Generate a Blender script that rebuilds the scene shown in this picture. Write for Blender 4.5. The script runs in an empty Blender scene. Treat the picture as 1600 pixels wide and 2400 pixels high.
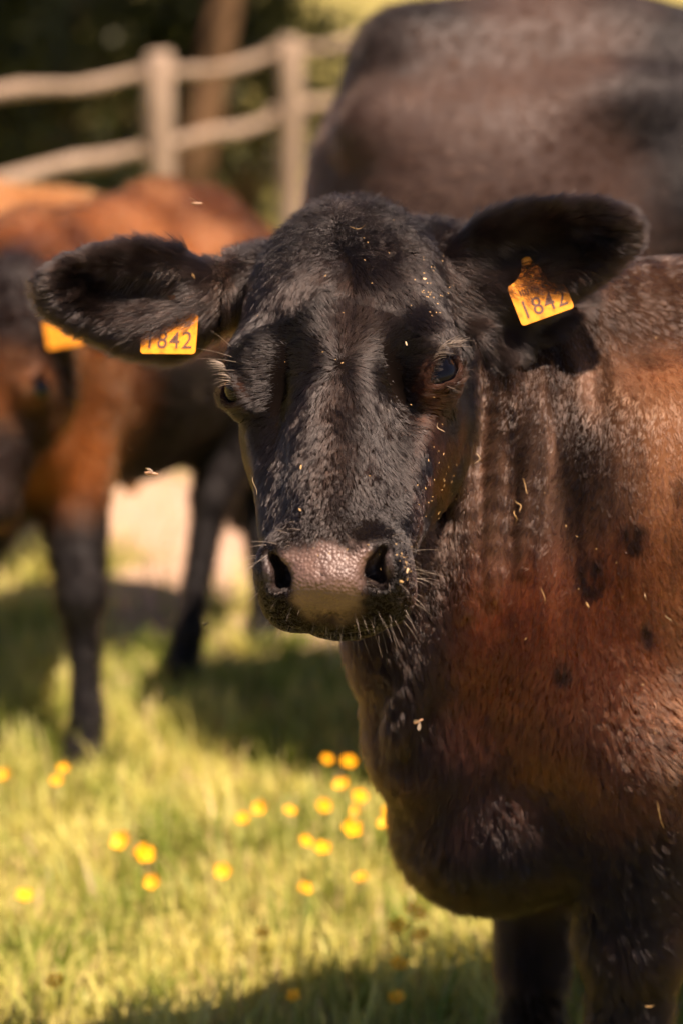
import bpy, math, random
import numpy as np
from mathutils import Vector, Matrix, kdtree
from mathutils.bvhtree import BVHTree

random.seed(7)
RNG = np.random.default_rng(11)
C = bpy.context.scene.collection
scene = bpy.context.scene

# ------------------------------------------------------------------ camera, sky, sun, exposure
CAM = np.array([0.0, 0.0, 1.55])
PITCH = math.radians(13.2)
LENS = 85.0
cam_data = bpy.data.cameras.new('camera')
cam_data.sensor_fit = 'VERTICAL'
cam_data.sensor_height = 36.0
cam_data.sensor_width = 24.0
cam_data.lens = LENS
cam_data.clip_start = 0.05
cam_data.clip_end = 3000
cam_data.dof.use_dof = True
cam_data.dof.focus_distance = 2.66
cam_data.dof.aperture_fstop = 2.3
cam_data.dof.aperture_blades = 0
cam = bpy.data.objects.new('camera', cam_data)
C.objects.link(cam)
cam.location = CAM
cam.rotation_euler = (math.pi / 2 - PITCH, 0, 0)
scene.camera = cam

SUN_AZ = math.radians(46)      # to the right of the camera's back
SUN_EL = math.radians(66)
TO_SUN = np.array([math.sin(SUN_AZ) * math.cos(SUN_EL), -math.cos(SUN_AZ) * math.cos(SUN_EL), math.sin(SUN_EL)])
world = bpy.data.worlds.new('World')
scene.world = world
world.use_nodes = True
wn = world.node_tree.nodes
sky = wn.new('ShaderNodeTexSky')
sky.sky_type = 'NISHITA'
sky.sun_disc = False
sky.sun_elevation = SUN_EL
sky.sun_rotation = math.pi - SUN_AZ
sky.dust_density = 0.4
sky.air_density = 0.7
world.node_tree.links.new(sky.outputs['Color'], wn['Background'].inputs['Color'])
wn['Background'].inputs['Strength'].default_value = 0.05
sun_data = bpy.data.lights.new('sun', 'SUN')
sun_data.energy = 5.0
sun_data.angle = math.radians(0.55)
sun_data.color = (1.0, 0.86, 0.69)
sun = bpy.data.objects.new('sun', sun_data)
C.objects.link(sun)
sun.location = (4, -4, 6)
sun.rotation_euler = Vector(TO_SUN).to_track_quat('Z', 'Y').to_euler()
scene.view_settings.view_transform = 'Standard'
scene.view_settings.look = 'None'
scene.view_settings.exposure = 1.36
scene.view_settings.gamma = 1.0
scene.view_settings.use_white_balance = True
scene.view_settings.white_balance_temperature = 7150
scene.view_settings.white_balance_tint = 27
scene.render.engine = 'CYCLES'
scene.cycles.max_bounces = 6
scene.cycles.transparent_max_bounces = 6
scene.cycles.use_denoising = True
scene.cycles.use_adaptive_sampling = True
scene.cycles.adaptive_threshold = 0.03
scene.cycles.sample_clamp_indirect = 4.0
scene.cycles_curves.shape = 'RIBBONS'
scene.cycles_curves.subdivisions = 2

# ------------------------------------------------------------------ numpy helpers
F_PX = 2400.0 * LENS / 36.0
VX = np.array([1.0, 0, 0])
VD = np.array([0, -math.sin(PITCH), -math.cos(PITCH)])      # down in the picture
VT = np.array([0, -math.cos(PITCH), math.sin(PITCH)])       # towards the camera


def unit(v):
    v = np.asarray(v, float)
    return v / (np.linalg.norm(v, axis=-1, keepdims=True) + 1e-12)


def ray(px, py):
    return unit(VX * (px - 800) / F_PX + VD * (py - 1200) / F_PX - VT)


def P(px, py, Y):
    r = ray(px, py)
    return CAM + r * (Y / r[1])


def hash3(ix, iy, iz, seed):
    h = (ix.astype(np.int64) * 73856093) ^ (iy.astype(np.int64) * 19349663) ^ (iz.astype(np.int64) * 83492791) ^ (seed * 2654435761)
    h = (h ^ (h >> 13)) * 1274126177 & 0xFFFFFFFF
    h = (h ^ (h >> 16)) * 2246822519 & 0xFFFFFFFF
    return ((h ^ (h >> 15)) & 0xFFFF) / 65535.0


def noise(p, scale, seed=0):
    q = np.asarray(p) * scale
    i = np.floor(q)
    f = q - i
    f = f * f * (3 - 2 * f)
    i = i.astype(np.int64)
    r = 0
    for dx in (0, 1):
        for dy in (0, 1):
            for dz in (0, 1):
                w = (f[:, 0] if dx else 1 - f[:, 0]) * (f[:, 1] if dy else 1 - f[:, 1]) * (f[:, 2] if dz else 1 - f[:, 2])
                r = r + w * hash3(i[:, 0] + dx, i[:, 1] + dy, i[:, 2] + dz, seed)
    return r


def fbm(p, scale, seed=0, octaves=3):
    r = 0
    a = 0.5
    for o in range(octaves):
        r = r + a * noise(p, scale * 2 ** o, seed + o * 17)
        a *= 0.5
    return r / (1 - 0.5 ** octaves)


def sstep(a, b, x):
    t = np.clip((np.asarray(x, float) - a) / (b - a), 0, 1)
    return t * t * (3 - 2 * t)


def mixc(c0, c1, t):
    return np.asarray(c0) * (1 - t[:, None]) + np.asarray(c1) * t[:, None]


# ------------------------------------------------------------------ implicit surfaces on a rectilinear grid
class Field:
    def __init__(self, xs, ys, zs):
        self.ax = [np.asarray(a, np.float32) for a in (xs, ys, zs)]
        self.D = np.full([len(a) for a in self.ax], 1.0, np.float32)

    def block(self, lo, hi):
        sl = []
        for k in range(3):
            a = np.searchsorted(self.ax[k], lo[k])
            b = np.searchsorted(self.ax[k], hi[k])
            if b <= a:
                return None
            sl.append(slice(a, b))
        return tuple(sl)

    def put(self, fn, lo, hi, k, op='add', margin=0.06):
        sl = self.block(np.asarray(lo) - margin, np.asarray(hi) + margin)
        if sl is None:
            return
        X = self.ax[0][sl[0]][:, None, None]
        Y = self.ax[1][sl[1]][None, :, None]
        Z = self.ax[2][sl[2]][None, None, :]
        d = fn(X, Y, Z).astype(np.float32)
        D = self.D[sl]
        if op == 'add':
            h = np.clip(0.5 + 0.5 * (D - d) / k, 0, 1)
            self.D[sl] = D * (1 - h) + d * h - k * h * (1 - h)
        else:
            h = np.clip(0.5 - 0.5 * (D + d) / k, 0, 1)
            self.D[sl] = D * (1 - h) - d * h + k * h * (1 - h)

    def ellipsoid(self, c, r, M=None, k=0.03, op='add'):
        """M rows: the three local axes."""
        c = np.asarray(c, float)
        r = np.asarray(r, float)
        M = np.eye(3) if M is None else np.asarray(M, float)
        ext = np.sqrt(((M * r[:, None]) ** 2).sum(0))

        def fn(X, Y, Z):
            x, y, z = X - c[0], Y - c[1], Z - c[2]
            k0 = k1 = 0
            for i in range(3):
                l = M[i, 0] * x + M[i, 1] * y + M[i, 2] * z
                k0 = k0 + (l / r[i]) ** 2
                k1 = k1 + (l / r[i] ** 2) ** 2
            k0 = np.sqrt(k0)
            k1 = np.sqrt(k1) + 1e-6
            return k0 * (k0 - 1) / k1
        self.put(fn, c - ext, c + ext, k, op)

    def cone(self, a, ra, b, rb, k=0.03, op='add', squash=None):
        a = np.asarray(a, float)
        b = np.asarray(b, float)
        ab = b - a
        L2 = ab @ ab
        m = max(ra, rb)

        def fn(X, Y, Z):
            x, y, z = X - a[0], Y - a[1], Z - a[2]
            t = np.clip((x * ab[0] + y * ab[1] + z * ab[2]) / L2, 0, 1)
            dx, dy, dz = x - t * ab[0], y - t * ab[1], z - t * ab[2]
            if squash is not None:
                n, s = squash
                dn = dx * n[0] + dy * n[1] + dz * n[2]
                f = (s - 1) * dn
                dx, dy, dz = dx + f * n[0], dy + f * n[1], dz + f * n[2]
            return np.sqrt(dx * dx + dy * dy + dz * dz) - (ra + (rb - ra) * t)
        self.put(fn, np.minimum(a, b) - m, np.maximum(a, b) + m, k, op)

    def mesh(self, smooth=1):
        D = self.D
        ins = D < 0
        n = D.shape
        c = ins[:-1, :-1, :-1].astype(np.int8)
        s = np.zeros_like(c)
        for dx in (0, 1):
            for dy in (0, 1):
                for dz in (0, 1):
                    s += ins[dx:n[0] - 1 + dx, dy:n[1] - 1 + dy, dz:n[2] - 1 + dz]
        act = (s > 0) & (s < 8)
        idx = np.full(act.shape, -1, np.int64)
        I, J, K = np.nonzero(act)
        idx[I, J, K] = np.arange(len(I))
        pos = np.zeros((len(I), 3))
        cnt = np.zeros(len(I))
        ijk = (I, J, K)
        for axis in range(3):
            o = [a for a in range(3) if a != axis]
            for d1 in (0, 1):
                for d2 in (0, 1):
                    off = [0, 0, 0]
                    off[o[0]], off[o[1]] = d1, d2
                    a = tuple(ijk[t] + off[t] for t in range(3))
                    off[axis] = 1
                    b = tuple(ijk[t] + off[t] for t in range(3))
                    da, db = D[a], D[b]
                    m = (da < 0) != (db < 0)
                    t = np.where(m, da / np.where(m, da - db, 1), 0)
                    for q in range(3):
                        va = self.ax[q][a[q]]
                        vb = self.ax[q][b[q]]
                        pos[:, q] += np.where(m, va + (vb - va) * t, 0)
                    cnt += m
        pos /= np.maximum(cnt, 1)[:, None]
        quads = []
        for axis in range(3):
            sl0 = [slice(1, n[t] - 1) for t in range(3)]
            sl0[axis] = slice(0, n[axis] - 1)
            sl1 = list(sl0)
            sl1[axis] = slice(1, n[axis])
            a, b = ins[tuple(sl0)], ins[tuple(sl1)]
            ii = np.array(np.nonzero(a != b))
            base = ii.copy()
            o = [(axis + 1) % 3, (axis + 2) % 3]
            for t in o:
                base[t] += 1
            def cell(d1, d2):
                q = base.copy()
                q[o[0]] -= d1
                q[o[1]] -= d2
                return idx[q[0], q[1], q[2]]
            q = np.stack([cell(1, 1), cell(0, 1), cell(0, 0), cell(1, 0)], 1)
            flip = b[tuple(ii)]
            q[flip] = q[flip][:, ::-1]
            quads.append(q)
        quads = np.concatenate(quads)
        quads = quads[(quads >= 0).all(1)]
        e = np.concatenate([quads[:, [0, 1]], quads[:, [1, 2]], quads[:, [2, 3]], quads[:, [3, 0]]])
        for _ in range(smooth):
            acc = np.zeros_like(pos)
            w = np.zeros(len(pos))
            for q in range(3):
                acc[:, q] = np.bincount(e[:, 0], pos[e[:, 1], q], len(pos)) + np.bincount(e[:, 1], pos[e[:, 0], q], len(pos))
            w = np.bincount(e[:, 0], minlength=len(pos)) + np.bincount(e[:, 1], minlength=len(pos))
            pos = pos * 0.5 + 0.5 * acc / np.maximum(w, 1)[:, None]
        return pos, quads


def vertex_normals(v, q):
    fn = np.cross(v[q[:, 2]] - v[q[:, 0]], v[q[:, 3]] - v[q[:, 1]])
    n = np.zeros_like(v)
    for k in range(4):
        for c in range(3):
            n[:, c] += np.bincount(q[:, k], fn[:, c], len(v))
    return unit(n)


# ------------------------------------------------------------------ object helpers
def tag(o, label=None, cat=None, group=None, kind=None):
    if label:
        o['label'] = label
    if cat:
        o['category'] = cat
    if group:
        o['group'] = group
    if kind:
        o['kind'] = kind
    return o


def mesh_obj(name, v, faces, mat, origin=(0, 0, 0), parent=None, smooth=True, col=None, world_coords=True):
    """v in world coordinates; the object's origin is put at origin."""
    v = np.asarray(v, float)
    org = np.asarray(origin, float)
    me = bpy.data.meshes.new(name)
    if world_coords:
        v = v - org
    if isinstance(faces, np.ndarray) and faces.ndim == 2:
        k = faces.shape[1]
        me.vertices.add(len(v))
        me.vertices.foreach_set('co', v.astype(np.float32).ravel())
        me.loops.add(faces.size)
        me.loops.foreach_set('vertex_index', faces.astype(np.int32).ravel())
        me.polygons.add(len(faces))
        me.polygons.foreach_set('loop_start', np.arange(0, faces.size, k, dtype=np.int32))
        me.update(calc_edges=True)
        me.validate()
    else:
        me.from_pydata([tuple(x) for x in v], [], [tuple(f) for f in faces])
        me.update()
    if smooth:
        me.polygons.foreach_set('use_smooth', np.ones(len(me.polygons), bool))
    if col is not None:
        a = me.attributes.new('col', 'FLOAT_COLOR', 'POINT')
        c4 = np.ones((len(v), 4), np.float32)
        c4[:, :col.shape[1]] = col
        a.data.foreach_set('color', c4.ravel())
    if mat:
        me.materials.append(mat)
    o = bpy.data.objects.new(name, me)
    C.objects.link(o)
    if parent is not None:
        o.parent = parent
        o.location = org - np.array(parent_origin(parent))
    else:
        o.location = org
    return o


def parent_origin(p):
    r = np.array(p.location)
    while p.parent is not None:
        p = p.parent
        r = r + np.array(p.location)
    return r


def empty(name, loc):
    o = bpy.data.objects.new(name, None)
    o.empty_display_size = 0.1
    C.objects.link(o)
    o.location = loc
    return o


def curves_obj(name, pts, rad, mat, parent=None, col=None):
    """pts (n, k, 3) world; rad (n, k)"""
    n, k, _ = pts.shape
    cu = bpy.data.hair_curves.new(name)
    cu.add_curves([k] * n)
    org = parent_origin(parent) if parent is not None else np.zeros(3)
    cu.attributes['position'].data.foreach_set('vector', (pts - org).astype(np.float32).ravel())
    ra = cu.attributes.get('radius') or cu.attributes.new('radius', 'FLOAT', 'POINT')
    ra.data.foreach_set('value', rad.astype(np.float32).ravel())
    if col is not None:
        ca = cu.attributes.new('col', 'FLOAT_COLOR', 'CURVE')
        c4 = np.ones((n, 4), np.float32)
        c4[:, :3] = col
        ca.data.foreach_set('color', c4.ravel())
    cu.materials.append(mat)
    o = bpy.data.objects.new(name, cu)
    C.objects.link(o)
    if parent is not None:
        o.parent = parent
    return o


def tube(path, radii, seg=8, caps=True):
    path = np.asarray(path, float)
    n = len(path)
    radii = np.broadcast_to(radii, (n,))
    d = unit(np.gradient(path, axis=0))
    up = np.array([0, 0, 1.0]) if abs(d[0][2]) < 0.9 else np.array([1.0, 0, 0])
    v = []
    for i in range(n):
        a = unit(np.cross(d[i], up))
        b = np.cross(d[i], a)
        for s in range(seg):
            t = 2 * math.pi * s / seg
            v.append(path[i] + radii[i] * (a * math.cos(t) + b * math.sin(t)))
    f = []
    for i in range(n - 1):
        for s in range(seg):
            s2 = (s + 1) % seg
            f.append((i * seg + s, i * seg + s2, (i + 1) * seg + s2, (i + 1) * seg + s))
    if caps:
        f.append(tuple(range(seg))[::-1])
        f.append(tuple((n - 1) * seg + s for s in range(seg)))
    return np.array(v), f


# ------------------------------------------------------------------ materials
def new_mat(name):
    m = bpy.data.materials.new(name)
    m.use_nodes = True
    return m, m.node_tree.nodes, m.node_tree.links, m.node_tree.nodes['Principled BSDF']


def fur_material(name, rough=0.28, offset=2.0, ior=1.5):
    m = bpy.data.materials.new(name)
    m.use_nodes = True
    N, L = m.node_tree.nodes, m.node_tree.links
    N.remove(N['Principled BSDF'])
    h = N.new('ShaderNodeBsdfHairPrincipled')
    h.model = 'CHIANG'
    h.parametrization = 'COLOR'
    at = N.new('ShaderNodeAttribute')
    at.attribute_name = 'col'
    L.new(at.outputs['Color'], h.inputs['Color'])
    h.inputs['Roughness'].default_value = rough
    h.inputs['Radial Roughness'].default_value = 0.35
    h.inputs['IOR'].default_value = ior
    h.inputs['Offset'].default_value = math.radians(offset)
    L.new(h.outputs[0], N['Material Output'].inputs['Surface'])
    return m


def skin_material(name, rough=0.75, spec=0.3):
    m, N, L, B = new_mat(name)
    at = N.new('ShaderNodeAttribute')
    at.attribute_name = 'col'
    L.new(at.outputs['Color'], B.inputs['Base Color'])
    B.inputs['Roughness'].default_value = rough
    B.inputs['Specular IOR Level'].default_value = spec
    return m, N, L, B, at


def plain(name, color, rough=0.6, spec=0.5, **kw):
    m, N, L, B = new_mat(name)
    B.inputs['Base Color'].default_value = (*color, 1)
    B.inputs['Roughness'].default_value = rough
    B.inputs['Specular IOR Level'].default_value = spec
    for k, v in kw.items():
        B.inputs[k.replace('_', ' ')].default_value = v
    return m


MAT_FUR = fur_material('cow_hair', 0.19, ior=1.40)
MAT_FUR_HERD = fur_material('herd_hair', 0.14, ior=1.20)
MAT_FUR_BODY = fur_material('body_hair', 0.17, ior=1.32)
MAT_LASH = plain('whisker_hair', (0.30, 0.25, 0.20), 0.35)

# hide of the nearest cow: the nose pad is told by the alpha of the colour attribute
MAT_HIDE, N, L, B, at = skin_material('cow_hide', 0.8, 0.2)
tc = N.new('ShaderNodeTexCoord')
vor = N.new('ShaderNodeTexVoronoi')
vor.feature = 'SMOOTH_F1'
vor.inputs['Scale'].default_value = 260
vor.inputs['Smoothness'].default_value = 0.35
L.new(tc.outputs['Object'], vor.inputs['Vector'])
nz = N.new('ShaderNodeTexNoise')
nz.inputs['Scale'].default_value = 420
L.new(tc.outputs['Object'], nz.inputs['Vector'])
inv = N.new('ShaderNodeMath'); inv.operation = 'SUBTRACT'; inv.inputs[0].default_value = 1.0
L.new(vor.outputs['Distance'], inv.inputs[1])
addn = N.new('ShaderNodeMath'); addn.operation = 'MULTIPLY_ADD'
addn.inputs[1].default_value = 0.25
L.new(nz.outputs['Fac'], addn.inputs[0])
L.new(inv.outputs[0], addn.inputs[2])
one = N.new('ShaderNodeMath'); one.operation = 'SUBTRACT'; one.inputs[0].default_value = 1.0
L.new(at.outputs['Alpha'], one.inputs[1])
bump = N.new('ShaderNodeBump')
bump.inputs['Distance'].default_value = 0.0013
L.new(addn.outputs[0], bump.inputs['Height'])
L.new(one.outputs[0], bump.inputs['Strength'])
L.new(bump.outputs['Normal'], B.inputs['Normal'])
rr = N.new('ShaderNodeMapRange')
rr.inputs['To Min'].default_value = 0.8
rr.inputs['To Max'].default_value = 0.48
L.new(one.outputs[0], rr.inputs['Value'])
L.new(rr.outputs[0], B.inputs['Roughness'])
ss = N.new('ShaderNodeMapRange')
ss.inputs['To Min'].default_value = 0.02
ss.inputs['To Max'].default_value = 0.55
L.new(one.outputs[0], ss.inputs['Value'])
L.new(ss.outputs[0], B.inputs['Specular IOR Level'])

# ------------------------------------------------------------------ the ground
def build_ground():
    m, N, L, B = new_mat('meadow_soil')
    tc = N.new('ShaderNodeTexCoord')
    n1 = N.new('ShaderNodeTexNoise'); n1.inputs['Scale'].default_value = 0.5; n1.inputs['Detail'].default_value = 5
    n2 = N.new('ShaderNodeTexNoise'); n2.inputs['Scale'].default_value = 14; n2.inputs['Detail'].default_value = 6
    L.new(tc.outputs['Object'], n1.inputs['Vector'])
    L.new(tc.outputs['Object'], n2.inputs['Vector'])
    r = N.new('ShaderNodeValToRGB')
    r.color_ramp.elements[0].position = 0.3
    r.color_ramp.elements[0].color = (0.13, 0.12, 0.035, 1)
    r.color_ramp.elements[1].position = 0.75
    r.color_ramp.elements[1].color = (0.33, 0.29, 0.09, 1)
    L.new(n1.outputs['Fac'], r.inputs['Fac'])
    r2 = N.new('ShaderNodeValToRGB')
    r2.color_ramp.elements[0].color = (0.28, 0.19, 0.13, 1)
    r2.color_ramp.elements[1].color = (0.44, 0.32, 0.225, 1)
    L.new(n2.outputs['Fac'], r2.inputs['Fac'])
    at = N.new('ShaderNodeAttribute'); at.attribute_name = 'col'
    mx = N.new('ShaderNodeMix'); mx.data_type = 'RGBA'
    L.new(at.outputs['Fac'], mx.inputs['Factor'])
    L.new(r.outputs['Color'], mx.inputs['A'])
    L.new(r2.outputs['Color'], mx.inputs['B'])
    L.new(mx.outputs['Result'], B.inputs['Base Color'])
    B.inputs['Roughness'].default_value = 0.95
    B.inputs['Specular IOR Level'].default_value = 0.1
    bp = N.new('ShaderNodeBump'); bp.inputs['Distance'].default_value = 0.02
    L.new(n2.outputs['Fac'], bp.inputs['Height'])
    L.new(bp.outputs['Normal'], B.inputs['Normal'])
    xs = np.concatenate([np.linspace(-400, -8, 20)[:-1], np.linspace(-8, 8, 161), np.linspace(8, 400, 20)[1:]])
    ys = np.concatenate([np.linspace(-60, 0, 8)[:-1], np.linspace(0, 16, 161), np.linspace(16, 900, 30)[1:]])
    X, Y = np.meshgrid(xs, ys, indexing='ij')
    p = np.stack([X.ravel(), Y.ravel(), 0 * X.ravel()], 1)
    p[:, 2] = (fbm(p, 1.3, 3) - 0.5) * 0.05 * (np.abs(p[:, 0]) < 9) * (p[:, 1] < 17)
    i = np.arange(len(xs) * len(ys)).reshape(len(xs), len(ys))
    q = np.stack([i[:-1, :-1], i[1:, :-1], i[1:, 1:], i[:-1, 1:]], -1).reshape(-1, 4)
    s = soil(p)
    o = mesh_obj('ground', p, q, m, col=np.stack([s, s, s], 1))
    tag(o, 'sunlit meadow ground with a bare sandy strip behind the calf', 'ground', kind='structure')
    return o


def ground_z(p):
    return (fbm(p, 1.3, 3) - 0.5) * 0.05


def soil(p):
    """bare trodden soil: 1 inside"""
    x, y = p[:, 0], p[:, 1]
    w = (fbm(np.stack([x, y, 0 * x], 1), 1.6, 41) - 0.5)
    band = sstep(5.0, 5.35, y + w * 0.9 + 0.12 * x) * (1 - sstep(6.9, 7.7, y + w * 1.6))
    side = sstep(-2.6, -1.6, x + w) * (1 - sstep(1.0, 2.0, x + w))
    hole = sstep(0.30, 0.5, fbm(np.stack([x, y, 0 * x], 1), 2.7, 77))
    return band * side * hole


build_ground()


# ------------------------------------------------------------------ meadow grass
def leaf_material(name, trans=0.45, rough=0.5):
    m, N, L, B = new_mat(name)
    at = N.new('ShaderNodeAttribute'); at.attribute_name = 'col'
    L.new(at.outputs['Color'], B.inputs['Base Color'])
    B.inputs['Roughness'].default_value = rough
    B.inputs['Specular IOR Level'].default_value = 0.35
    t = N.new('ShaderNodeBsdfTranslucent')
    L.new(at.outputs['Color'], t.inputs['Color'])
    mx = N.new('ShaderNodeMixShader'); mx.inputs[0].default_value = trans
    L.new(B.outputs[0], mx.inputs[1])
    L.new(t.outputs[0], mx.inputs[2])
    L.new(mx.outputs[0], N['Material Output'].inputs['Surface'])
    return m


MAT_GRASS = leaf_material('grass_blades')


def build_grass():
    def scatter(n, y0, y1, w0):
        y = np.sqrt(RNG.uniform(y0 ** 2, y1 ** 2, n))
        x = RNG.uniform(-1, 1, n) * (w0 + 0.19 * y)
        return np.stack([x, y, np.zeros(n)], 1)
    sets = [(scatter(58000, 2.3, 5.6, 0.75), 1.0), (scatter(45000, 5.6, 9.5, 0.8), 1.25), (scatter(24000, 9.5, 20, 2.2), 2.1)]
    V, F, Cc = [], [], []
    base = 0
    for p, s in sets:
        so = soil(p)
        keep = RNG.random(len(p)) > so * 0.96
        p = p[keep]
        n = len(p)
        p[:, 2] = ground_z(p) - 0.003
        tuft = 0.4 * fbm(p, 3.0, 5) + 0.6 * fbm(p, 11.0, 6)
        h = (0.022 + 0.27 * np.clip(tuft - 0.38, 0, 1) ** 1.1 + 0.08 * RNG.random(n) ** 4) * (0.75 + 0.25 * s)
        wd = RNG.uniform(0.0012, 0.0042, n) * s
        az = RNG.uniform(0, 2 * np.pi, n)
        lean = RNG.uniform(0.15, 1.1, n)
        d = np.stack([np.cos(az), np.sin(az), 0 * az], 1)
        sd = np.stack([-np.sin(az + RNG.normal(0, 0.5, n)), np.cos(az), 0 * az], 1)
        up = np.array([0, 0, 1.0])
        pts = []
        for t in (0, 0.4, 0.75, 1.0):
            c = p + up * (h * t * (1 - 0.25 * lean * t))[:, None] + d * (h * lean * 0.8 * t * t)[:, None]
            w = (wd * (1 - t ** 2 * 0.95))[:, None]
            pts += [c - sd * w, c + sd * w] if t < 1 else [c]
        v = np.stack(pts, 1)                       # n,7,3
        k = 7
        o = base + np.arange(n)[:, None] * k
        f = np.concatenate([o + np.array([[0, 1, 3]]), o + np.array([[0, 3, 2]]), o + np.array([[2, 3, 5]]), o + np.array([[2, 5, 4]]), o + np.array([[4, 5, 6]])])
        base += n * k
        dry = RNG.random(n) < 0.10 + 0.25 * np.clip(fbm(p, 5.0, 19) - 0.5, 0, 1)
        c = mixc((0.19, 0.26, 0.036), (0.66, 0.63, 0.19), np.clip(0.5 + (fbm(p, 9.0, 9) - 0.5) * 3.6 + RNG.normal(0, 0.3, n), 0, 1))
        c[dry] = np.array((0.58, 0.46, 0.22)) * RNG.uniform(0.7, 1.1, (dry.sum(), 1))
        V.append(v.reshape(-1, 3)); F.append(f); Cc.append(np.repeat(c, k, 0))
    o = mesh_obj('grass', np.concatenate(V), np.concatenate(F), MAT_GRASS, col=np.concatenate(Cc))
    tag(o, 'yellow green meadow grass growing around the cattle', 'grass', kind='stuff')


build_grass()


# ------------------------------------------------------------------ generic cow body in its own frame
def frame(O, f, s):
    f = unit(np.array([f[0], f[1], 0.0]))
    l = np.array([-f[1], f[0], 0.0])
    O = np.array([O[0], O[1], 0.0])

    def W(a, b, z):
        return O + s * (a * f + b * l) + np.array([0, 0, s * z])
    M = np.stack([f, l, [0, 0, 1.0]])
    return W, M


def rotM(M, axis, ang):
    """turn the local axes by ang about local axis index"""
    i, j = [(1, 2), (2, 0), (0, 1)][axis]
    R = M.copy()
    c, s = math.cos(ang), math.sin(ang)
    R[i] = c * M[i] + s * M[j]
    R[j] = -s * M[i] + c * M[j]
    return R


def body_prims(Fd, W, M, s, length=1.0, hooves=None, front_a=0.2, belly=0.27, arm=1.0):
    E = lambda c, r, k=0.06, Mm=None: Fd.ellipsoid(W(*c), np.array(r) * s, M if Mm is None else Mm, k * s)
    R = lambda a, ra, b, rb, k=0.05: Fd.cone(W(*a), ra * s, W(*b), rb * s, k * s)
    g = lambda a: a * length
    E((g(-0.50), 0, 0.78), (0.62 * length, belly, 0.31), 0.08)
    E((0.10, 0, 0.80), (0.33, 0.20, 0.33), 0.10)
    R((0.02, 0, 1.06), 0.075, (g(-0.75), 0, 1.075), 0.085, 0.10)
    R((g(-0.75), 0, 1.075), 0.085, (g(-1.1), 0, 1.07), 0.06, 0.08)
    E((g(-0.98), 0, 0.86), (0.27, 0.235, 0.25), 0.08)
    for b in (-1, 1):
        E((0.14, 0.165 * b, 0.80), (0.15, 0.085, 0.27), 0.06)
        E((0.27, 0.14 * b, 0.68), (0.09, 0.07, 0.10), 0.06)
        E((g(-0.78), 0.175 * b, 1.02), (0.10, 0.06, 0.05), 0.09)
        E((g(-1.16), 0.10 * b, 0.98), (0.06, 0.05, 0.05), 0.06)
        E((g(-1.02), 0.155 * b, 0.74), (0.20, 0.105, 0.28), 0.07)
        fh = W(front_a + 0.02, 0.155 * b, 0.0) if hooves is None else np.array([*hooves[0 if b > 0 else 1], 0])
        hh = W(g(-1.08), 0.15 * b, 0.0) if hooves is None else np.array([*hooves[2 if b > 0 else 3], 0])
        up = lambda q, z: q + np.array([0, 0, z * s])
        f = M[0]
        el = W(front_a - 0.04, 0.16 * b, 0.60)
        kn = el * 0.3 + up(fh, 0.36) * 0.7
        kn[2] = 0.36 * s
        Fd.cone(el, 0.085 * s * min(arm, 1.3), kn, 0.050 * s * (0.6 + 0.4 * arm), 0.06 * s)
        ka = 0.5 + 0.5 * arm
        Fd.ellipsoid(kn, np.array((0.050, 0.048, 0.06)) * s * ka, M, 0.02 * s)
        Fd.cone(kn, 0.040 * s * ka, up(fh, 0.12), 0.031 * s * ka, 0.03 * s)
        Fd.ellipsoid(up(fh, 0.12), np.array((0.038, 0.036, 0.04)) * s, M, 0.02 * s)
        Fd.cone(up(fh, 0.10), 0.034 * s, up(fh, 0.03) + f * 0.03 * s, 0.048 * s, 0.02 * s)
        st = W(g(-0.90), 0.19 * b, 0.62)
        hk = up(hh, 0.42) - f * 0.05 * s
        hk = hk * 0.8 + np.array([*W(g(-1.14), 0.15 * b, 0.42)[:2], 0.42 * s]) * 0.2
        Fd.cone(st, 0.12 * s, hk, 0.05 * s, 0.06 * s)
        Fd.cone(hk, 0.044 * s, up(hh, 0.12), 0.034 * s, 0.03 * s)
        Fd.ellipsoid(up(hh, 0.12), np.array((0.04, 0.037, 0.04)) * s, M, 0.02 * s)
        Fd.cone(up(hh, 0.10), 0.036 * s, up(hh, 0.03) + f * 0.03 * s, 0.05 * s, 0.02 * s)
    # tail
    R((g(-1.14), 0, 1.06), 0.045, (g(-1.24), 0, 0.95), 0.032, 0.05)
    R((g(-1.24), 0, 0.95), 0.028, (g(-1.25), 0.02, 0.50), 0.018, 0.03)
    R((g(-1.25), 0.02, 0.50), 0.022, (g(-1.24), 0.03, 0.25), 0.035, 0.02)


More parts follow.
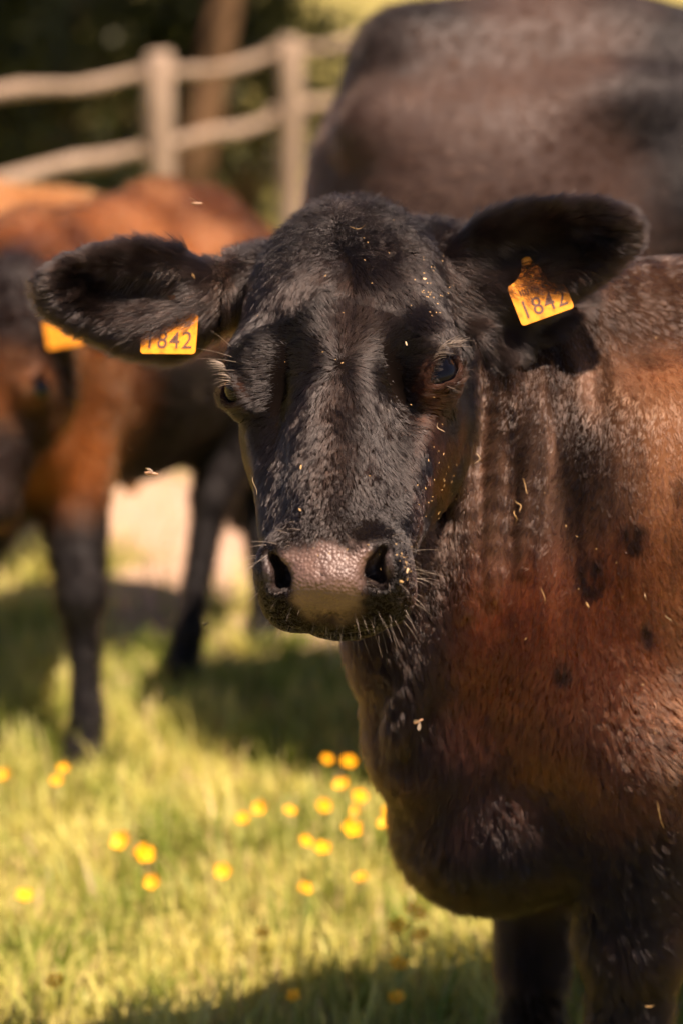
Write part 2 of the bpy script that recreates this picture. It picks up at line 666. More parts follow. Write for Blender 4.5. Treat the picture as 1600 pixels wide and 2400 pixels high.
def head_prims_simple(Fd, poll, fwd, up, s):
    """a plain-view head for the cattle out of focus: fwd from poll to muzzle, up the forehead's normal"""
    fwd = unit(fwd)
    up = unit(up - fwd * (np.asarray(up) @ fwd))
    lat = np.cross(up, fwd)
    H = lambda u, v, w: np.asarray(poll) + s * (u * lat + v * fwd + w * up)
    M = np.stack([lat, fwd, up])
    E = lambda c, r, k=0.03: Fd.ellipsoid(H(*c), np.array(r) * s, M, k * s)
    R = lambda a, ra, b, rb, k=0.03: Fd.cone(H(*a), ra * s, H(*b), rb * s, k * s)
    E((0, 0.10, -0.075), (0.11, 0.13, 0.085))
    R((0, 0.12, -0.055), 0.062, (0, 0.40, -0.045), 0.046)
    E((0, 0.44, -0.065), (0.085, 0.055, 0.06))
    E((0, 0.44, -0.12), (0.055, 0.06, 0.035))
    for b in (-1, 1):
        E((b * 0.098, 0.19, -0.06), (0.034, 0.042, 0.036))
        E((b * 0.065, 0.2, -0.14), (0.05, 0.11, 0.075))
        R((b * 0.055, 0.2, -0.11), 0.055, (b * 0.04, 0.39, -0.075), 0.042)
        e1 = unit(lat * b + fwd * 0.15 - up * 0.25)
        e3 = unit(up * 0.6 + fwd * 0.8 - e1 * ((up * 0.6 + fwd * 0.8) @ e1))
        Me = np.stack([e1, np.cross(e3, e1), e3])
        c = H(b * 0.10, 0.05, -0.09) + e1 * 0.105 * s
        R((b * 0.08, 0.05, -0.09), 0.035, (b * 0.14, 0.055, -0.10), 0.03)
        Fd.ellipsoid(c, np.array((0.10, 0.058, 0.022)) * s, Me, 0.015 * s)
    return H, lat


def coat_color(p, n, spec):
    """spec: base, alt colours and noise scales"""
    base, alt, dark = spec
    t = np.clip((fbm(p, 3.0, 21) - 0.32) * 2.2, 0, 1)
    c = mixc(base, alt, t)
    return c


# -------------------------------------------------- short coat for the cattle behind: bent light-catching hairs
def sample_surface(v, q, n, weight=None):
    tri = np.concatenate([q[:, [0, 1, 2]], q[:, [0, 2, 3]]])
    a, b, c = v[tri[:, 0]], v[tri[:, 1]], v[tri[:, 2]]
    ar = np.linalg.norm(np.cross(b - a, c - a), axis=1)
    if weight is not None:
        ar = ar * weight[tri].mean(1)
    cs = np.cumsum(ar)
    k = np.searchsorted(cs, RNG.random(n) * cs[-1])
    k = np.minimum(k, len(tri) - 1)
    r1, r2 = np.sqrt(RNG.random(n)), RNG.random(n)
    w = np.stack([1 - r1, r1 * (1 - r2), r1 * r2], 1)
    return tri[k], w


def fur(name, parent, v, q, nrm, n, weight, direction, length, lift, color, radius, clump=12, clump_k=0.55, K=5, wobble=0.35, mat=None, jitter=0.18, rough=None, cell=0, cell_jit=0.5):
    tri, w = sample_surface(v, q, n, weight)
    root = (v[tri] * w[:, :, None]).sum(1)
    nn = unit((nrm[tri] * w[:, :, None]).sum(1))
    d = direction(root, nn)
    for c in range(3):
        d[:, c] += (noise(root, 60, 100 + c) - 0.5) * wobble * 2 + (noise(root, 18, 200 + c) - 0.5) * wobble * 1.2 + RNG.normal(0, jitter, n)
    cl = hash3(*[np.floor(root[:, k_] * cell + noise(root, cell * 0.7, 300 + k_) * 1.6).astype(np.int64) for k_ in range(3)], 7) if cell else None
    if cell:
        for c in range(3):
            d[:, c] += (hash3((cl * 60000).astype(np.int64), np.full(n, c), np.full(n, 3), 9) - 0.5) * cell_jit
    if rough is not None:
        d += RNG.normal(0, 1, d.shape) * rough(root)[:, None]
    d = unit(d - nn * (d * nn).sum(1)[:, None])
    ln = length(root, nn) * RNG.uniform(0.65, 1.2, n)
    lf = lift(root, nn) * RNG.uniform(0.6, 1.5, n)
    t = np.linspace(0, 1, K)
    pts = np.empty((n, K, 3))
    cur = root - nn * 0.0008
    pts[:, 0] = cur
    for k in range(1, K):
        bend = lf * (1.25 - 0.75 * t[k])
        stp = unit(d + nn * np.tan(np.clip(bend, 0, 1.35))[:, None])
        cur = cur + stp * (ln / (K - 1))[:, None]
        pts[:, k] = cur
    if clump:
        m = max(1, n // clump)
        kd = kdtree.KDTree(m)
        for i in range(m):
            kd.insert(root[i], i)
        kd.balance()
        ci = np.fromiter((kd.find(r)[1] for r in root), int, n)
        off = pts[ci] - root[ci][:, None, :] + root[ci][:, None, :]
        s = (t ** 1.3)[None, :, None] * clump_k * RNG.uniform(0.4, 1.0, n)[:, None, None]
        pts = pts + (off - pts) * s
    rad = radius * RNG.uniform(0.7, 1.25, n)[:, None] * np.array([1.0, 0.95, 0.8, 0.55, 0.15][:K] if K == 5 else np.linspace(1, 0.2, K))[None]
    col = color(root, nn)
    col = col * RNG.uniform(0.7, 1.35, n)[:, None]
    if cell:
        col = col * (0.55 + 0.95 * cl)[:, None]
    o = curves_obj(name, pts, rad, mat or MAT_FUR, parent, col)
    o['kind'] = 'stuff'
    return o


# ================================================================== the nearest cow
BO, BF, BS = (0.49, 3.03), (-0.93, -0.37), 1.0
W1, M1 = frame(BO, BF, BS)
# head axes: u to the picture's right, v from poll to muzzle, w out of the face
TILT, YAW, ROLL = math.radians(31), math.radians(10.0), math.radians(3.6)
hu, hv, hw = np.array([1.0, 0, 0]), np.array([0, math.cos(TILT), math.sin(TILT)]), np.array([0, -math.sin(TILT), math.cos(TILT)])   # in (right, down, toward)


def yaw_roll(a):
    x, y, z = a
    x, z = x * math.cos(YAW) - z * math.sin(YAW), x * math.sin(YAW) + z * math.cos(YAW)
    x, y = x * math.cos(ROLL) + y * math.sin(ROLL), -x * math.sin(ROLL) + y * math.cos(ROLL)
    return x * VX + y * VD + z * VT


HU, HV, HW = yaw_roll(hu), yaw_roll(hv), yaw_roll(hw)
POLL = P(792, 476, 2.76)
MH = np.stack([HU, HV, HW])


def H(u, v, w):
    return POLL + u * HU + v * HV + w * HW


def Hloc(p):
    return (np.asarray(p) - POLL) @ MH.T


SC, SS = math.cos(TILT), math.sin(TILT)
EAR = {}
for sgn, bpx, tpx in ((-1, (512, 690, 2.83), (100, 696, 2.77)), (1, (1044, 662, 2.83), (1480, 528, 2.77))):
    b, t = P(*bpx), P(*tpx)
    e1 = unit(t - b)
    e3 = VT * 0.9 - VD * (-0.28) + VX * sgn * 0.12
    e3 = unit(e3 - e1 * (e3 @ e1))
    e2 = np.cross(e3, e1)
    if e2[2] < 0:
        e2 = -e2
    EAR[sgn] = (b, e1, e2, e3, np.linalg.norm(t - b))


def eye_frame(b):
    c = H(b * 0.097, 0.206, -0.064)
    ax = unit(0.69 * HU + 0.06 * HV + 0.71 * HW) if b > 0 else unit(-0.84 * HU + 0.10 * HV + 0.53 * HW)
    along = unit(-0.65 * HV + b * 0.38 * HU - 0.22 * HW)     # from the tear corner to the outer corner
    along = unit(along - ax * (along @ ax))
    return c, ax, along, np.cross(ax, along)


EYE_OUT = 0.003


def surface_hit(Fd, px, py):
    """first point of the implicit body along a line of sight"""
    r = ray(px, py)
    for t in np.arange(2.3, 3.6, 0.004):
        p = CAM + r * t
        ii = [min(max(int(np.searchsorted(Fd.ax[k], p[k])), 0), len(Fd.ax[k]) - 1) for k in range(3)]
        if Fd.D[ii[0], ii[1], ii[2]] < 0:
            return p
    return None


def lid_point(t, sgn, ax, al, up):
    q = al * t * 0.0345 + up * sgn * (1 - t * t) * (0.0175 if sgn > 0 else 0.0195)
    return q + ax * math.sqrt(max(0.0362 ** 2 - q @ q, 0.0))


def build_main():
    fine = 0.0042
    def axis(lo, f0, f1, hi, coarse):
        a = np.arange(f0, f1, fine)
        left = np.arange(f0 - coarse, lo, -coarse)[::-1]
        right = np.arange(a[-1] + coarse, hi, coarse)
        return np.concatenate([left, a, right])
    xs = axis(-0.40, -0.37, 0.40, 2.05, 0.016)
    ys = axis(2.40, 2.48, 2.90, 4.0, 0.014)
    zs = axis(-0.03, 0.76, 1.33, 1.36, 0.014)
    Fd = Field(xs, ys, zs)
    body_prims(Fd, W1, M1, BS, 1.0, hooves=[tuple(W1(0.20, 0.145, 0)[:2]), tuple(W1(0.213, -0.09, 0)[:2]), tuple(W1(-1.05, 0.15, 0)[:2]), tuple(W1(-1.1, -0.15, 0)[:2])], front_a=0.22, arm=1.5)
    # neck, throat and dewlap
    R = lambda a, ra, b, rb, k=0.05, op='add', sq=None: Fd.cone(a, ra, b, rb, k, op, sq)
    nb = H(0.0, 0.10, -0.20)
    sh = W1(0.22, 0, 0.90)
    R(nb + np.array([0.06, 0.04, 0.0]), 0.120, sh, 0.20, 0.08)
    R(H(0.02, 0.04, -0.16) + np.array([0.06, 0.03, 0]), 0.075, W1(0.05, 0, 1.07), 0.075, 0.09)
    thr = H(0.02, 0.25, -0.19)
    d1, d2, d3, d4 = np.array([0.080, 2.79, 0.74]), np.array([0.105, 2.80, 0.61]), np.array([0.150, 2.82, 0.50]), np.array([0.190, 2.86, 0.475])
    R(thr, 0.055, d1, 0.058, 0.06)
    R(d1, 0.058, d2, 0.052, 0.05)
    R(d2, 0.052, d3, 0.052, 0.05)
    R(d3, 0.050, d4, 0.048, 0.05)
    Fd.ellipsoid((0.240, 2.885, 0.68), (0.140, 0.11, 0.185), None, 0.10)
    Fd.ellipsoid((0.17, 2.84, 0.72), (0.10, 0.075, 0.20), None, 0.08)
    R(d4, 0.050, W1(0.22, -0.10, 0.44), 0.075, 0.09)
    R(d4, 0.055, W1(0.10, -0.06, 0.52), 0.085, 0.10)
    R(d4, 0.055, W1(0.14, 0.06, 0.54), 0.085, 0.10)
    Fd.ellipsoid(W1(0.25, -0.02, 0.62), (0.12, 0.08, 0.15), M1, 0.08)
    R(d1 + np.array([0.11, 0.05, 0.05]), 0.11, W1(0.26, -0.03, 0.72), 0.12, 0.08)
    # folds of loose skin where the neck bends, and the throat's furry ridge
    lines = []
    for (x0, y0, x1, y1, r, out) in ((1096, 770, 1084, 1420, 0.014, 0.009), (1176, 780, 1150, 1390, 0.012, 0.006), (1275, 800, 1225, 1330, 0.012, 0.005), (1050, 1250, 930, 1720, 0.018, 0.012)):
        hits = [surface_hit(Fd, x0 + (x1 - x0) * t + 5 * math.sin(7 * t + x0), y0 + (y1 - y0) * t) for t in np.linspace(0, 1, 12)]
        if any(h is None for h in hits):
            continue
        h = np.array(hits)
        for _ in range(50):
            h[1:-1] = 0.5 * h[1:-1] + 0.25 * (h[:-2] + h[2:])
        lines.append((h, r, out))
    for h, r, out in lines:
        h = h + VT * (out - r * 0.5)
        rad = [r * (0.6 + 0.4 * math.sin(math.pi * (k + 0.6) / 12.2)) for k in range(12)]
        for k in range(11):
            R(h[k], rad[k], h[k + 1], rad[k + 1], 0.014)

    # ---------------- head
    def EH(c, r, k=0.025, op='add', tilt=0.0):
        Fd.ellipsoid(H(*c), r, rotM(MH, 0, tilt), k, op)

    def RH(a, ra, b, rb, k=0.025, op='add'):
        Fd.cone(H(*a), ra, H(*b), rb, k, op)
    EH((0, 0.105, -0.080), (0.106, 0.125, 0.085))
    EH((0, 0.028, -0.075), (0.072, 0.055, 0.060), 0.03)
    EH((0.0, 0.10, -0.14), (0.10, 0.11, 0.09), 0.03)
    RH((0, 0.13, -0.062), 0.064, (0, 0.395, -0.050), 0.047, 0.03)
    EH((0, 0.305, -0.030), (0.040, 0.12, 0.024), 0.02, tilt=0.0)
    for b in (-1, 1):
        RH((b * 0.05, 0.065, -0.078), 0.058, (b * 0.082, 0.165, -0.066), 0.044, 0.03)
        EH((b * 0.092, 0.178, -0.054), (0.035, 0.042, 0.036), 0.025)
        RH((b * 0.058, 0.22, -0.115), 0.056, (b * 0.044, 0.385, -0.085), 0.044, 0.03)
        EH((b * 0.074, 0.205, -0.148), (0.054, 0.110, 0.078), 0.03)
        RH((b * 0.068, 0.235, -0.185), 0.044, (b * 0.034, 0.40, -0.125), 0.034, 0.03)
        # facial crest under the eye
        RH((b * 0.088, 0.235, -0.085), 0.016, (b * 0.068, 0.32, -0.080), 0.012, 0.025)
    # muzzle
    EH((0, 0.440, -0.068), (0.074, 0.052, 0.058), 0.025)
    for b in (-1, 1):
        EH((b * 0.051, 0.447, -0.062), (0.034, 0.042, 0.048), 0.018)
        EH((b * 0.048, 0.461, -0.092), (0.036, 0.035, 0.036), 0.016)
    EH((0, 0.474, -0.055), (0.048, 0.026, 0.044), 0.018)
    EH((0, 0.473, -0.090), (0.050, 0.029, 0.028), 0.018)
    EH((0, 0.436, -0.142), (0.066, 0.050, 0.028), 0.012)
    # nostrils: comma-shaped holes cut into the muzzle front
    for b in (-1, 1):
        path = [(0.064, 0.386, 0.0038), (0.058, 0.396, 0.0056), (0.050, 0.408, 0.0078), (0.048, 0.417, 0.0080), (0.056, 0.423, 0.0056)]
        for (u0, s0, r0), (u1, s1, r1) in zip(path[:-1], path[1:]):
            def pt(u, s, tow):
                # picture-plane height s and depth 'toward' back to head coordinates
                return H(b * u, SC * s + SS * tow, -SS * s + SC * tow)
            for tow in (0.24, 0.225, 0.21, 0.197, 0.186):
                sh = 1.0 - max(0.0, 0.205 - tow) * 6
                sl = 0.004 * max(0.0, 0.205 - tow) / 0.015
                RHa, RHb = pt(u0 - sl, s0, tow), pt(u1 - sl, s1, tow)
                Fd.cone(RHa, r0 * sh, RHb, r1 * sh, 0.006, 'sub')
    # cleft of the upper lip
    Fd.cone(H(0, 0.470, -0.020), 0.0022, H(0, 0.500, -0.075), 0.0030, 0.008, 'sub')
    # eye sockets and lids
    for b in (-1, 1):
        c, ax, al, pe = eye_frame(b)
        up = pe if pe @ HV < 0 else -pe
        ce = c + ax * EYE_OUT
        Fd.ellipsoid(ce, (0.0365, 0.0365, 0.0365), None, 0.014)
        Fd.ellipsoid(ce + ax * 0.036 - up * 0.001, (0.0365, 0.0220, 0.036), np.stack([al, up, ax]), 0.003, 'sub')
        for sgn, rr in ((1, 0.0050), (-1, 0.0034)):
            pts = [ce + lid_point(t, sgn, ax, al, up) for t in np.linspace(-1, 1, 11)]
            for i in range(10):
                Fd.cone(pts[i], rr, pts[i + 1], rr, 0.006)
        Fd.cone(ce + lid_point(-1, 1, ax, al, up), 0.0042, ce - ax * 0.004 - al * 0.036, 0.004, 0.010)
    # ears: cupped leaves
    for sgn, (bs, e1, e2, e3, Ln) in EAR.items():
        Me = np.stack([e1, e2, e3])
        c = bs + e1 * (Ln * 0.54)
        Fd.cone(bs - e1 * 0.055 - e3 * 0.01, 0.046, bs + e1 * 0.035, 0.036, 0.03)
        lean = rotM(Me, 2, -0.12 * sgn)
        Fd.ellipsoid(bs + e1 * Ln * 0.46, (Ln * 0.42, 0.060, 0.030), lean, 0.02)
        Fd.ellipsoid(bs + e1 * Ln * 0.70 + e2 * 0.004, (Ln * 0.33, 0.044, 0.026), lean, 0.02)
        Fd.ellipsoid(bs + e1 * 0.055 - e2 * 0.020, (0.06, 0.045, 0.030), Me, 0.025)
        Fd.ellipsoid(c + e3 * 0.043 + e2 * 0.012 - e1 * 0.006, (Ln * 0.36, 0.032, 0.050), lean, 0.026, 'sub')
        Fd.cone(bs + e1 * 0.03 - e2 * 0.012 + e3 * 0.012, 0.020, c + e1 * 0.02 - e2 * 0.030 + e3 * 0.002, 0.012, 0.016)
        Fd.cone(c - e1 * 0.06 + e2 * 0.044, 0.011, c + e1 * 0.03 + e2 * 0.042 + e3 * 0.004, 0.008, 0.014)
    return Fd.mesh(2)


V1, Q1 = build_main()
N1 = vertex_normals(V1, Q1)
HL = Hloc(V1)


def head_mask(p):
    """1 on head and ears, 0 on the body"""
    h = Hloc(p)
    u, v, w = h[:, 0], h[:, 1], h[:, 2]
    m = sstep(-0.24, -0.17, w) * (1 - sstep(0.13, 0.15, np.abs(u))) * (v > -0.08)
    return np.maximum(m, ear_mask(p).max(0))


def ear_mask(p):
    r = []
    for sgn, (bs, e1, e2, e3, Ln) in EAR.items():
        d = p - bs
        a = d @ e1
        r.append(sstep(-0.02, 0.03, a) * (np.abs(d @ e3) < 0.07) * (np.abs(d @ e2) < 0.09) * (a < Ln + 0.05))
    return np.stack(r)


def pad_mask(p):
    h = Hloc(p)
    u = np.abs(h[:, 0])
    s = SC * h[:, 1] - SS * h[:, 2]
    t = SS * h[:, 1] + SC * h[:, 2]
    hw_ = np.interp(s, [0.364, 0.380, 0.392, 0.402, 0.415, 0.440, 0.47], [0.0, 0.034, 0.057, 0.051, 0.038, 0.037, 0.032])
    e = (fbm(p, 90, 5) - 0.5) * 0.014
    return sstep(-0.007, 0.007, hw_ - u + e) * sstep(0.380, 0.396, s + e * 2.0 + (0.006 - u * 0.15)) * (1 - 0.9 * sstep(0.446, 0.474, s + e * 1.5 + u * u * 5.0)) * (1 - sstep(0.470, 0.480, s + e + u * u * 5.0)) * (t > 0.12)


def nostril_mask(p):
    h = Hloc(p)
    u = np.abs(h[:, 0])
    s = SC * h[:, 1] - SS * h[:, 2]
    t = SS * h[:, 1] + SC * h[:, 2]
    d = np.sqrt(((u - 0.054) / 0.019) ** 2 + ((s - 0.406) / 0.026) ** 2)
    return (1 - sstep(0.65, 1.05, d)) * (t > 0.1)


def eye_mask(p):
    r = 0
    for b in (-1, 1):
        c, ax, al, pe = eye_frame(b)
        d = p - (c + ax * 0.030 - al * 0.003)
        dd = np.sqrt(((d @ al) / 0.040) ** 2 + ((d @ pe) / 0.025) ** 2 + ((d @ ax) / 0.03) ** 2)
        r = np.maximum(r, 1 - sstep(0.75, 1.05, dd))
    return r


SPOTS = [(1385, 1360, 0.017), (1498, 1268, 0.012), (1515, 1488, 0.014), (1318, 1572, 0.011),]
BV1 = BVHTree.FromPolygons([tuple(x) for x in V1], [tuple(x) for x in Q1.tolist()])


def on_cow(px, py):
    r = ray(px, py)
    loc, nor, _, _ = BV1.ray_cast(Vector(CAM), Vector(r), 6.0)
    if loc is None:
        return None, None
    nor = np.array(nor)
    if nor @ r > 0:
        nor = -nor
    return np.array(loc), nor


SPOT3 = [(on_cow(x, y)[0], r) for x, y, r in SPOTS]


def main_color(p):
    hm = head_mask(p)
    x, y, z = p[:, 0], p[:, 1], p[:, 2]
    black = np.array((0.008, 0.006, 0.005))
    rust = np.array((0.125, 0.030, 0.009))
    tan = np.array((0.27, 0.122, 0.058))
    umber = np.array((0.060, 0.030, 0.019))
    st = np.stack([x * 3.2, y * 2, z * 0.9], 1)
    n1 = fbm(st, 5.0, 31, 4)
    n2 = fbm(p, 14.0, 32, 3)
    n3 = fbm(np.stack([x * 2, y * 2, z], 1), 70.0, 33, 2)
    # the flank gets browner away from the head, the legs stay black
    t = np.clip(0.12 + sstep(0.16, 0.46, x) * 0.7 + (n1 - 0.5) * 1.7, 0, 1)
    c = mixc(umber, tan, t)
    red = sstep(0.52, 0.66, z) * (1 - sstep(0.84, 0.94, z)) * sstep(0.08, 0.16, x) * (1 - sstep(0.34, 0.46, x))
    c = c * (1 - 0.7 * red[:, None]) + rust * 0.7 * red[:, None]
    low = 1 - sstep(0.56, 0.76, z + (n1 - 0.5) * 0.25)  # lower chest: black hair, with the shade under the neck mixed into the colour
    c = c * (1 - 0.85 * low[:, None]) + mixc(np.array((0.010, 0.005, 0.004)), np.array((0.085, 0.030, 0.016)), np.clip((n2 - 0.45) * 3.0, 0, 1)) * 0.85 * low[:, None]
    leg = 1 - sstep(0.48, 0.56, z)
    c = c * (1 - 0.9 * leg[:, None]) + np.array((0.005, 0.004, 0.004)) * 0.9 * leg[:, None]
    front = 1 - sstep(0.09, 0.165, x + (n1 - 0.5) * 0.08)  # shadow gap between head and neck painted as near-black on throat and neck edge
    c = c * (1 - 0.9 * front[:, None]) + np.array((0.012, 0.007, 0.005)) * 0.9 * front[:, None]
    crest = sstep(1.06, 1.11, z + (n2 - 0.5) * 0.03) * sstep(0.2, 0.3, x)
    c = c * (1 - 0.8 * crest[:, None]) + black * 0.8 * crest[:, None]
    fold_streak = fbm(np.stack([x * 45, y * 20, z * 3.0], 1), 1.0, 35, 3)  # vertical streaks paint the light and dark of the neck folds into the coat
    nk = (1 - sstep(0.26, 0.40, x)) * sstep(0.70, 0.80, z)
    gb = mixc(np.array((0.028, 0.018, 0.013)), np.array((0.125, 0.075, 0.052)), np.clip((fold_streak - 0.3) * 2.2, 0, 1))
    nk2 = nk * sstep(0.76, 0.88, z + (n1 - 0.5) * 0.2)
    c = c * (1 - nk2 * 0.8)[:, None] + gb * (nk2 * 0.8)[:, None]
    c = c * (1 + nk * (np.clip((fold_streak - 0.5) * 2.6, -0.7, 0.7)))[:, None]
    dk = sstep(0.62, 0.75, n1 * 0.6 + n2 * 0.5)
    c = c * (1 - 0.6 * dk[:, None]) + black * 0.6 * dk[:, None]
    for q, r in SPOT3:
        if q is None:
            continue
        d = np.sqrt(((x - q[0])) ** 2 + ((z - q[2]) * 0.75) ** 2) + (n2 - 0.5) * 0.022 + (n1 - 0.5) * 0.02
        m = (1 - sstep(r * 0.6, r * 1.15, d)) * (np.abs(y - q[1]) < 0.15)
        m = m * np.clip(1.5 - 1.6 * n3, 0, 0.9)
        c = c * (1 - m[:, None]) + np.array((0.009, 0.006, 0.005)) * m[:, None]
    hb = mixc(np.array((0.005, 0.004, 0.0037)), np.array((0.012, 0.0075, 0.0055)), np.clip(fbm(p, 16, 61) * 1.6 - 0.4, 0, 1))
    hb = mixc(hb, np.array((0.015, 0.010, 0.008)), ear_mask(p).max(0) * 0.8)
    h = Hloc(p)
    rr = sstep(0.075, 0.10, h[:, 0]) * sstep(0.20, 0.25, h[:, 1]) * np.clip(fbm(p, 30, 62) * 2.4 - 0.9, 0, 1)
    hb = hb * (1 - rr[:, None]) + np.array((0.06, 0.020, 0.008)) * rr[:, None]
    return c * (1 - hm[:, None]) + hb * hm[:, None]


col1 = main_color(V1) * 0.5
pm, nm, em = pad_mask(V1), nostril_mask(V1), eye_mask(V1)
padc = mixc(np.array((0.125, 0.074, 0.055)), np.array((0.080, 0.047, 0.036)), np.clip(fbm(V1, 60, 71) * 1.8 - 0.4, 0, 1))
noc = mixc(np.array((0.012, 0.008, 0.007)), np.array((0.035, 0.021, 0.017)), np.clip(fbm(V1, 80, 72) * 1.8 - 0.4, 0, 1))
col1 = col1 * (1 - nm[:, None]) + noc * nm[:, None]
col1 = col1 * (1 - pm[:, None]) + padc * pm[:, None]
lid = mixc(np.array((0.045, 0.022, 0.015)), np.array((0.014, 0.008, 0.006)), np.clip(fbm(V1, 110, 73) * 1.8 - 0.4, 0, 1))
col1 = col1 * (1 - em[:, None]) + lid * em[:, None]
wet = np.maximum(pm, nm * 0.85)
rgba = np.concatenate([col1, (1 - wet)[:, None]], 1)
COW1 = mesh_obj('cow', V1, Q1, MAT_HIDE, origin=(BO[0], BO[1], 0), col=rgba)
tag(COW1, 'black and rusty brown young cow in front, facing the camera with two ear tags', 'cow', 'cattle in the meadow')


# ---------------- hair of the nearest cow
def head_dir(p, nn):
    h = Hloc(p)
    u, v, w = h[:, 0], h[:, 1], h[:, 2]
    n2 = (noise(p, 25, 88) - 0.5) * 0.03
    a = np.stack([u - 0.000, v - 0.030], 1)
    b = np.stack([u - 0.012, v - 0.222], 1)
    a0 = u + (noise(p, 22, 89) - 0.5) * 0.05
    a[:, 0] = np.sign(a0) * (np.abs(a0) + 0.022)
    ua, ub = unit(a), unit(b)
    ub = ub.copy()
    upm = ub[:, 1] < 0
    ub[upm, 0] *= 1.8
    sel = sstep(0.118, 0.140, v + n2 - np.abs(u) * 0.45)
    d2 = ua * (1 - sel)[:, None] + ub * sel[:, None]
    d = d2[:, :1] * HU + d2[:, 1:2] * HV
    side = sstep(0.075, 0.115, np.abs(u)) * sstep(0.05, 0.10, -w)
    dn = HV * 0.6 - HW * 0.8
    d = d * (1 - side)[:, None] + (dn + HU * (np.sign(u) * 0.1)[:, None]) * side[:, None]
    mz = sstep(0.33, 0.40, v)
    dm = HU * np.clip(u / 0.05, -1, 1)[:, None] * 0.9 + HV * 0.8
    d = d * (1 - mz)[:, None] + dm * mz[:, None]
    em_ = ear_mask(p)
    for k, sgn in enumerate(EAR):
        bs, e1, e2, e3, Ln = EAR[sgn]
        q = p - bs
        de = e1 * 0.9 + e2 * (np.clip((q @ e2) / 0.06, -1, 1) * 0.7)[:, None] - e2 * 0.25
        d = d * (1 - em_[k])[:, None] + de * em_[k][:, None]
    return unit(d)


def body_dir(p, nn):
    x, z = p[:, 0], p[:, 2]
    fwd = M1[0]
    d = np.array([0, 0, -1.0]) * (0.75 + 0.3 * (1 - sstep(0.15, 0.4, x)))[:, None] - fwd * (0.55 * sstep(0.10, 0.45, x))[:, None]
    sw = (fbm(p, 4.0, 91) - 0.5)[:, None]
    return unit(d + np.cross(nn, d) * sw * 1.6)


hm1 = head_mask(V1)
bare = np.clip(pm + nm * 0.9 + em * 0.85, 0, 1)
w_head = np.where(hm1 > 0.5, 1.0, 0.0) * (1 - bare)
short = sstep(0.36, 0.42, HL[:, 1]) * hm1
w_head = w_head * (1 + 1.2 * short)
facing = ((CAM - V1) * N1).sum(1) > -0.9
w_head *= np.where(facing, 1.0, 0.35)


def head_len(p, nn):
    h = Hloc(p)
    v = h[:, 1]
    l = np.interp(v, [-0.05, 0.0, 0.06, 0.14, 0.24, 0.34, 0.40, 0.47], [0.034, 0.026, 0.016, 0.015, 0.014, 0.012, 0.0065, 0.005])
    e = ear_mask(p).max(0)
    inner = 0
    for sgn in EAR:
        bs, e1, e2, e3, Ln = EAR[sgn]
        q = p - bs
        inner = np.maximum(inner, (nn @ e3 > 0.2) * (1 - 0.7 * sstep(0.08, 0.15, q @ e1)) * sstep(0.0, 0.02, q @ e1))
    return np.where(e > 0.5, 0.017 + 0.020 * inner, l)


def head_lift(p, nn):
    h = Hloc(p)
    e = ear_mask(p).max(0)
    return np.where(e > 0.5, 0.45, np.interp(h[:, 1], [-0.02, 0.02, 0.10, 0.25, 0.4], [1.0, 0.38, 0.20, 0.18, 0.24]))


fur('head_coat', COW1, V1, Q1, N1, 300000, w_head, head_dir, head_len, head_lift, lambda p, n: main_color(p), 0.00020, clump=10, clump_k=0.7, cell=200, cell_jit=0.28, jitter=0.15, wobble=0.30, rough=lambda p: 1.1 * (1 - sstep(0.05, 0.11, Hloc(p)[:, 1])) * (np.abs(Hloc(p)[:, 0]) < 0.10))

w_body = np.where(hm1 > 0.5, 0.0, 1.0) * (1 - bare)
inview = (V1[:, 0] < 0.75) & (V1[:, 2] > 0.2)
w_body *= np.where(inview & facing, 1.0 + 0.9 * (V1[:, 2] < 0.8) * (V1[:, 0] < 0.4), np.where(V1[:, 0] < 1.0, 0.22, 0.05))


def body_len(p, nn):
    low = 1 - sstep(0.45, 0.8, p[:, 2])
    return 0.011 + 0.018 * low + 0.012 * (1 - sstep(0.05, 0.18, p[:, 0]))


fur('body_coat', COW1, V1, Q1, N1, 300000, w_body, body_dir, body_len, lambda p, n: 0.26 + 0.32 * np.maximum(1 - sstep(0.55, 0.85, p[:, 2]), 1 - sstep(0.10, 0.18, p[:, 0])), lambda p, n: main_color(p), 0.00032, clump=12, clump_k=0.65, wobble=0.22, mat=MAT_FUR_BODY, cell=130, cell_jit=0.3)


# ---------------- eyes, lashes, whiskers
def eye_material():
    m, N, L, B = new_mat('cow_eye')
    tc = N.new('ShaderNodeTexCoord')
    sx = N.new('ShaderNodeSeparateXYZ')
    L.new(tc.outputs['Object'], sx.inputs[0])
    r = N.new('ShaderNodeValToRGB')
    mp = N.new('ShaderNodeMapRange')
    mp.inputs['From Min'].default_value = -0.004
    mp.inputs['From Max'].default_value = 0.0335
    L.new(sx.outputs['Z'], mp.inputs['Value'])
    L.new(mp.outputs[0], r.inputs['Fac'])
    e = r.color_ramp.elements
    e[0].position = 0.0; e[0].color = (0.09, 0.05, 0.035, 1)
    e[1].position = 1.0; e[1].color = (0.002, 0.002, 0.003, 1)
    x = r.color_ramp.elements.new(0.25); x.color = (0.030, 0.011, 0.005, 1)
    x = r.color_ramp.elements.new(0.62); x.color = (0.018, 0.007, 0.004, 1)
    x = r.color_ramp.elements.new(0.72); x.color = (0.002, 0.002, 0.003, 1)
    L.new(r.outputs['Color'], B.inputs['Base Color'])
    B.inputs['Roughness'].default_value = 0.06
    B.inputs['Specular IOR Level'].default_value = 0.14
    return m


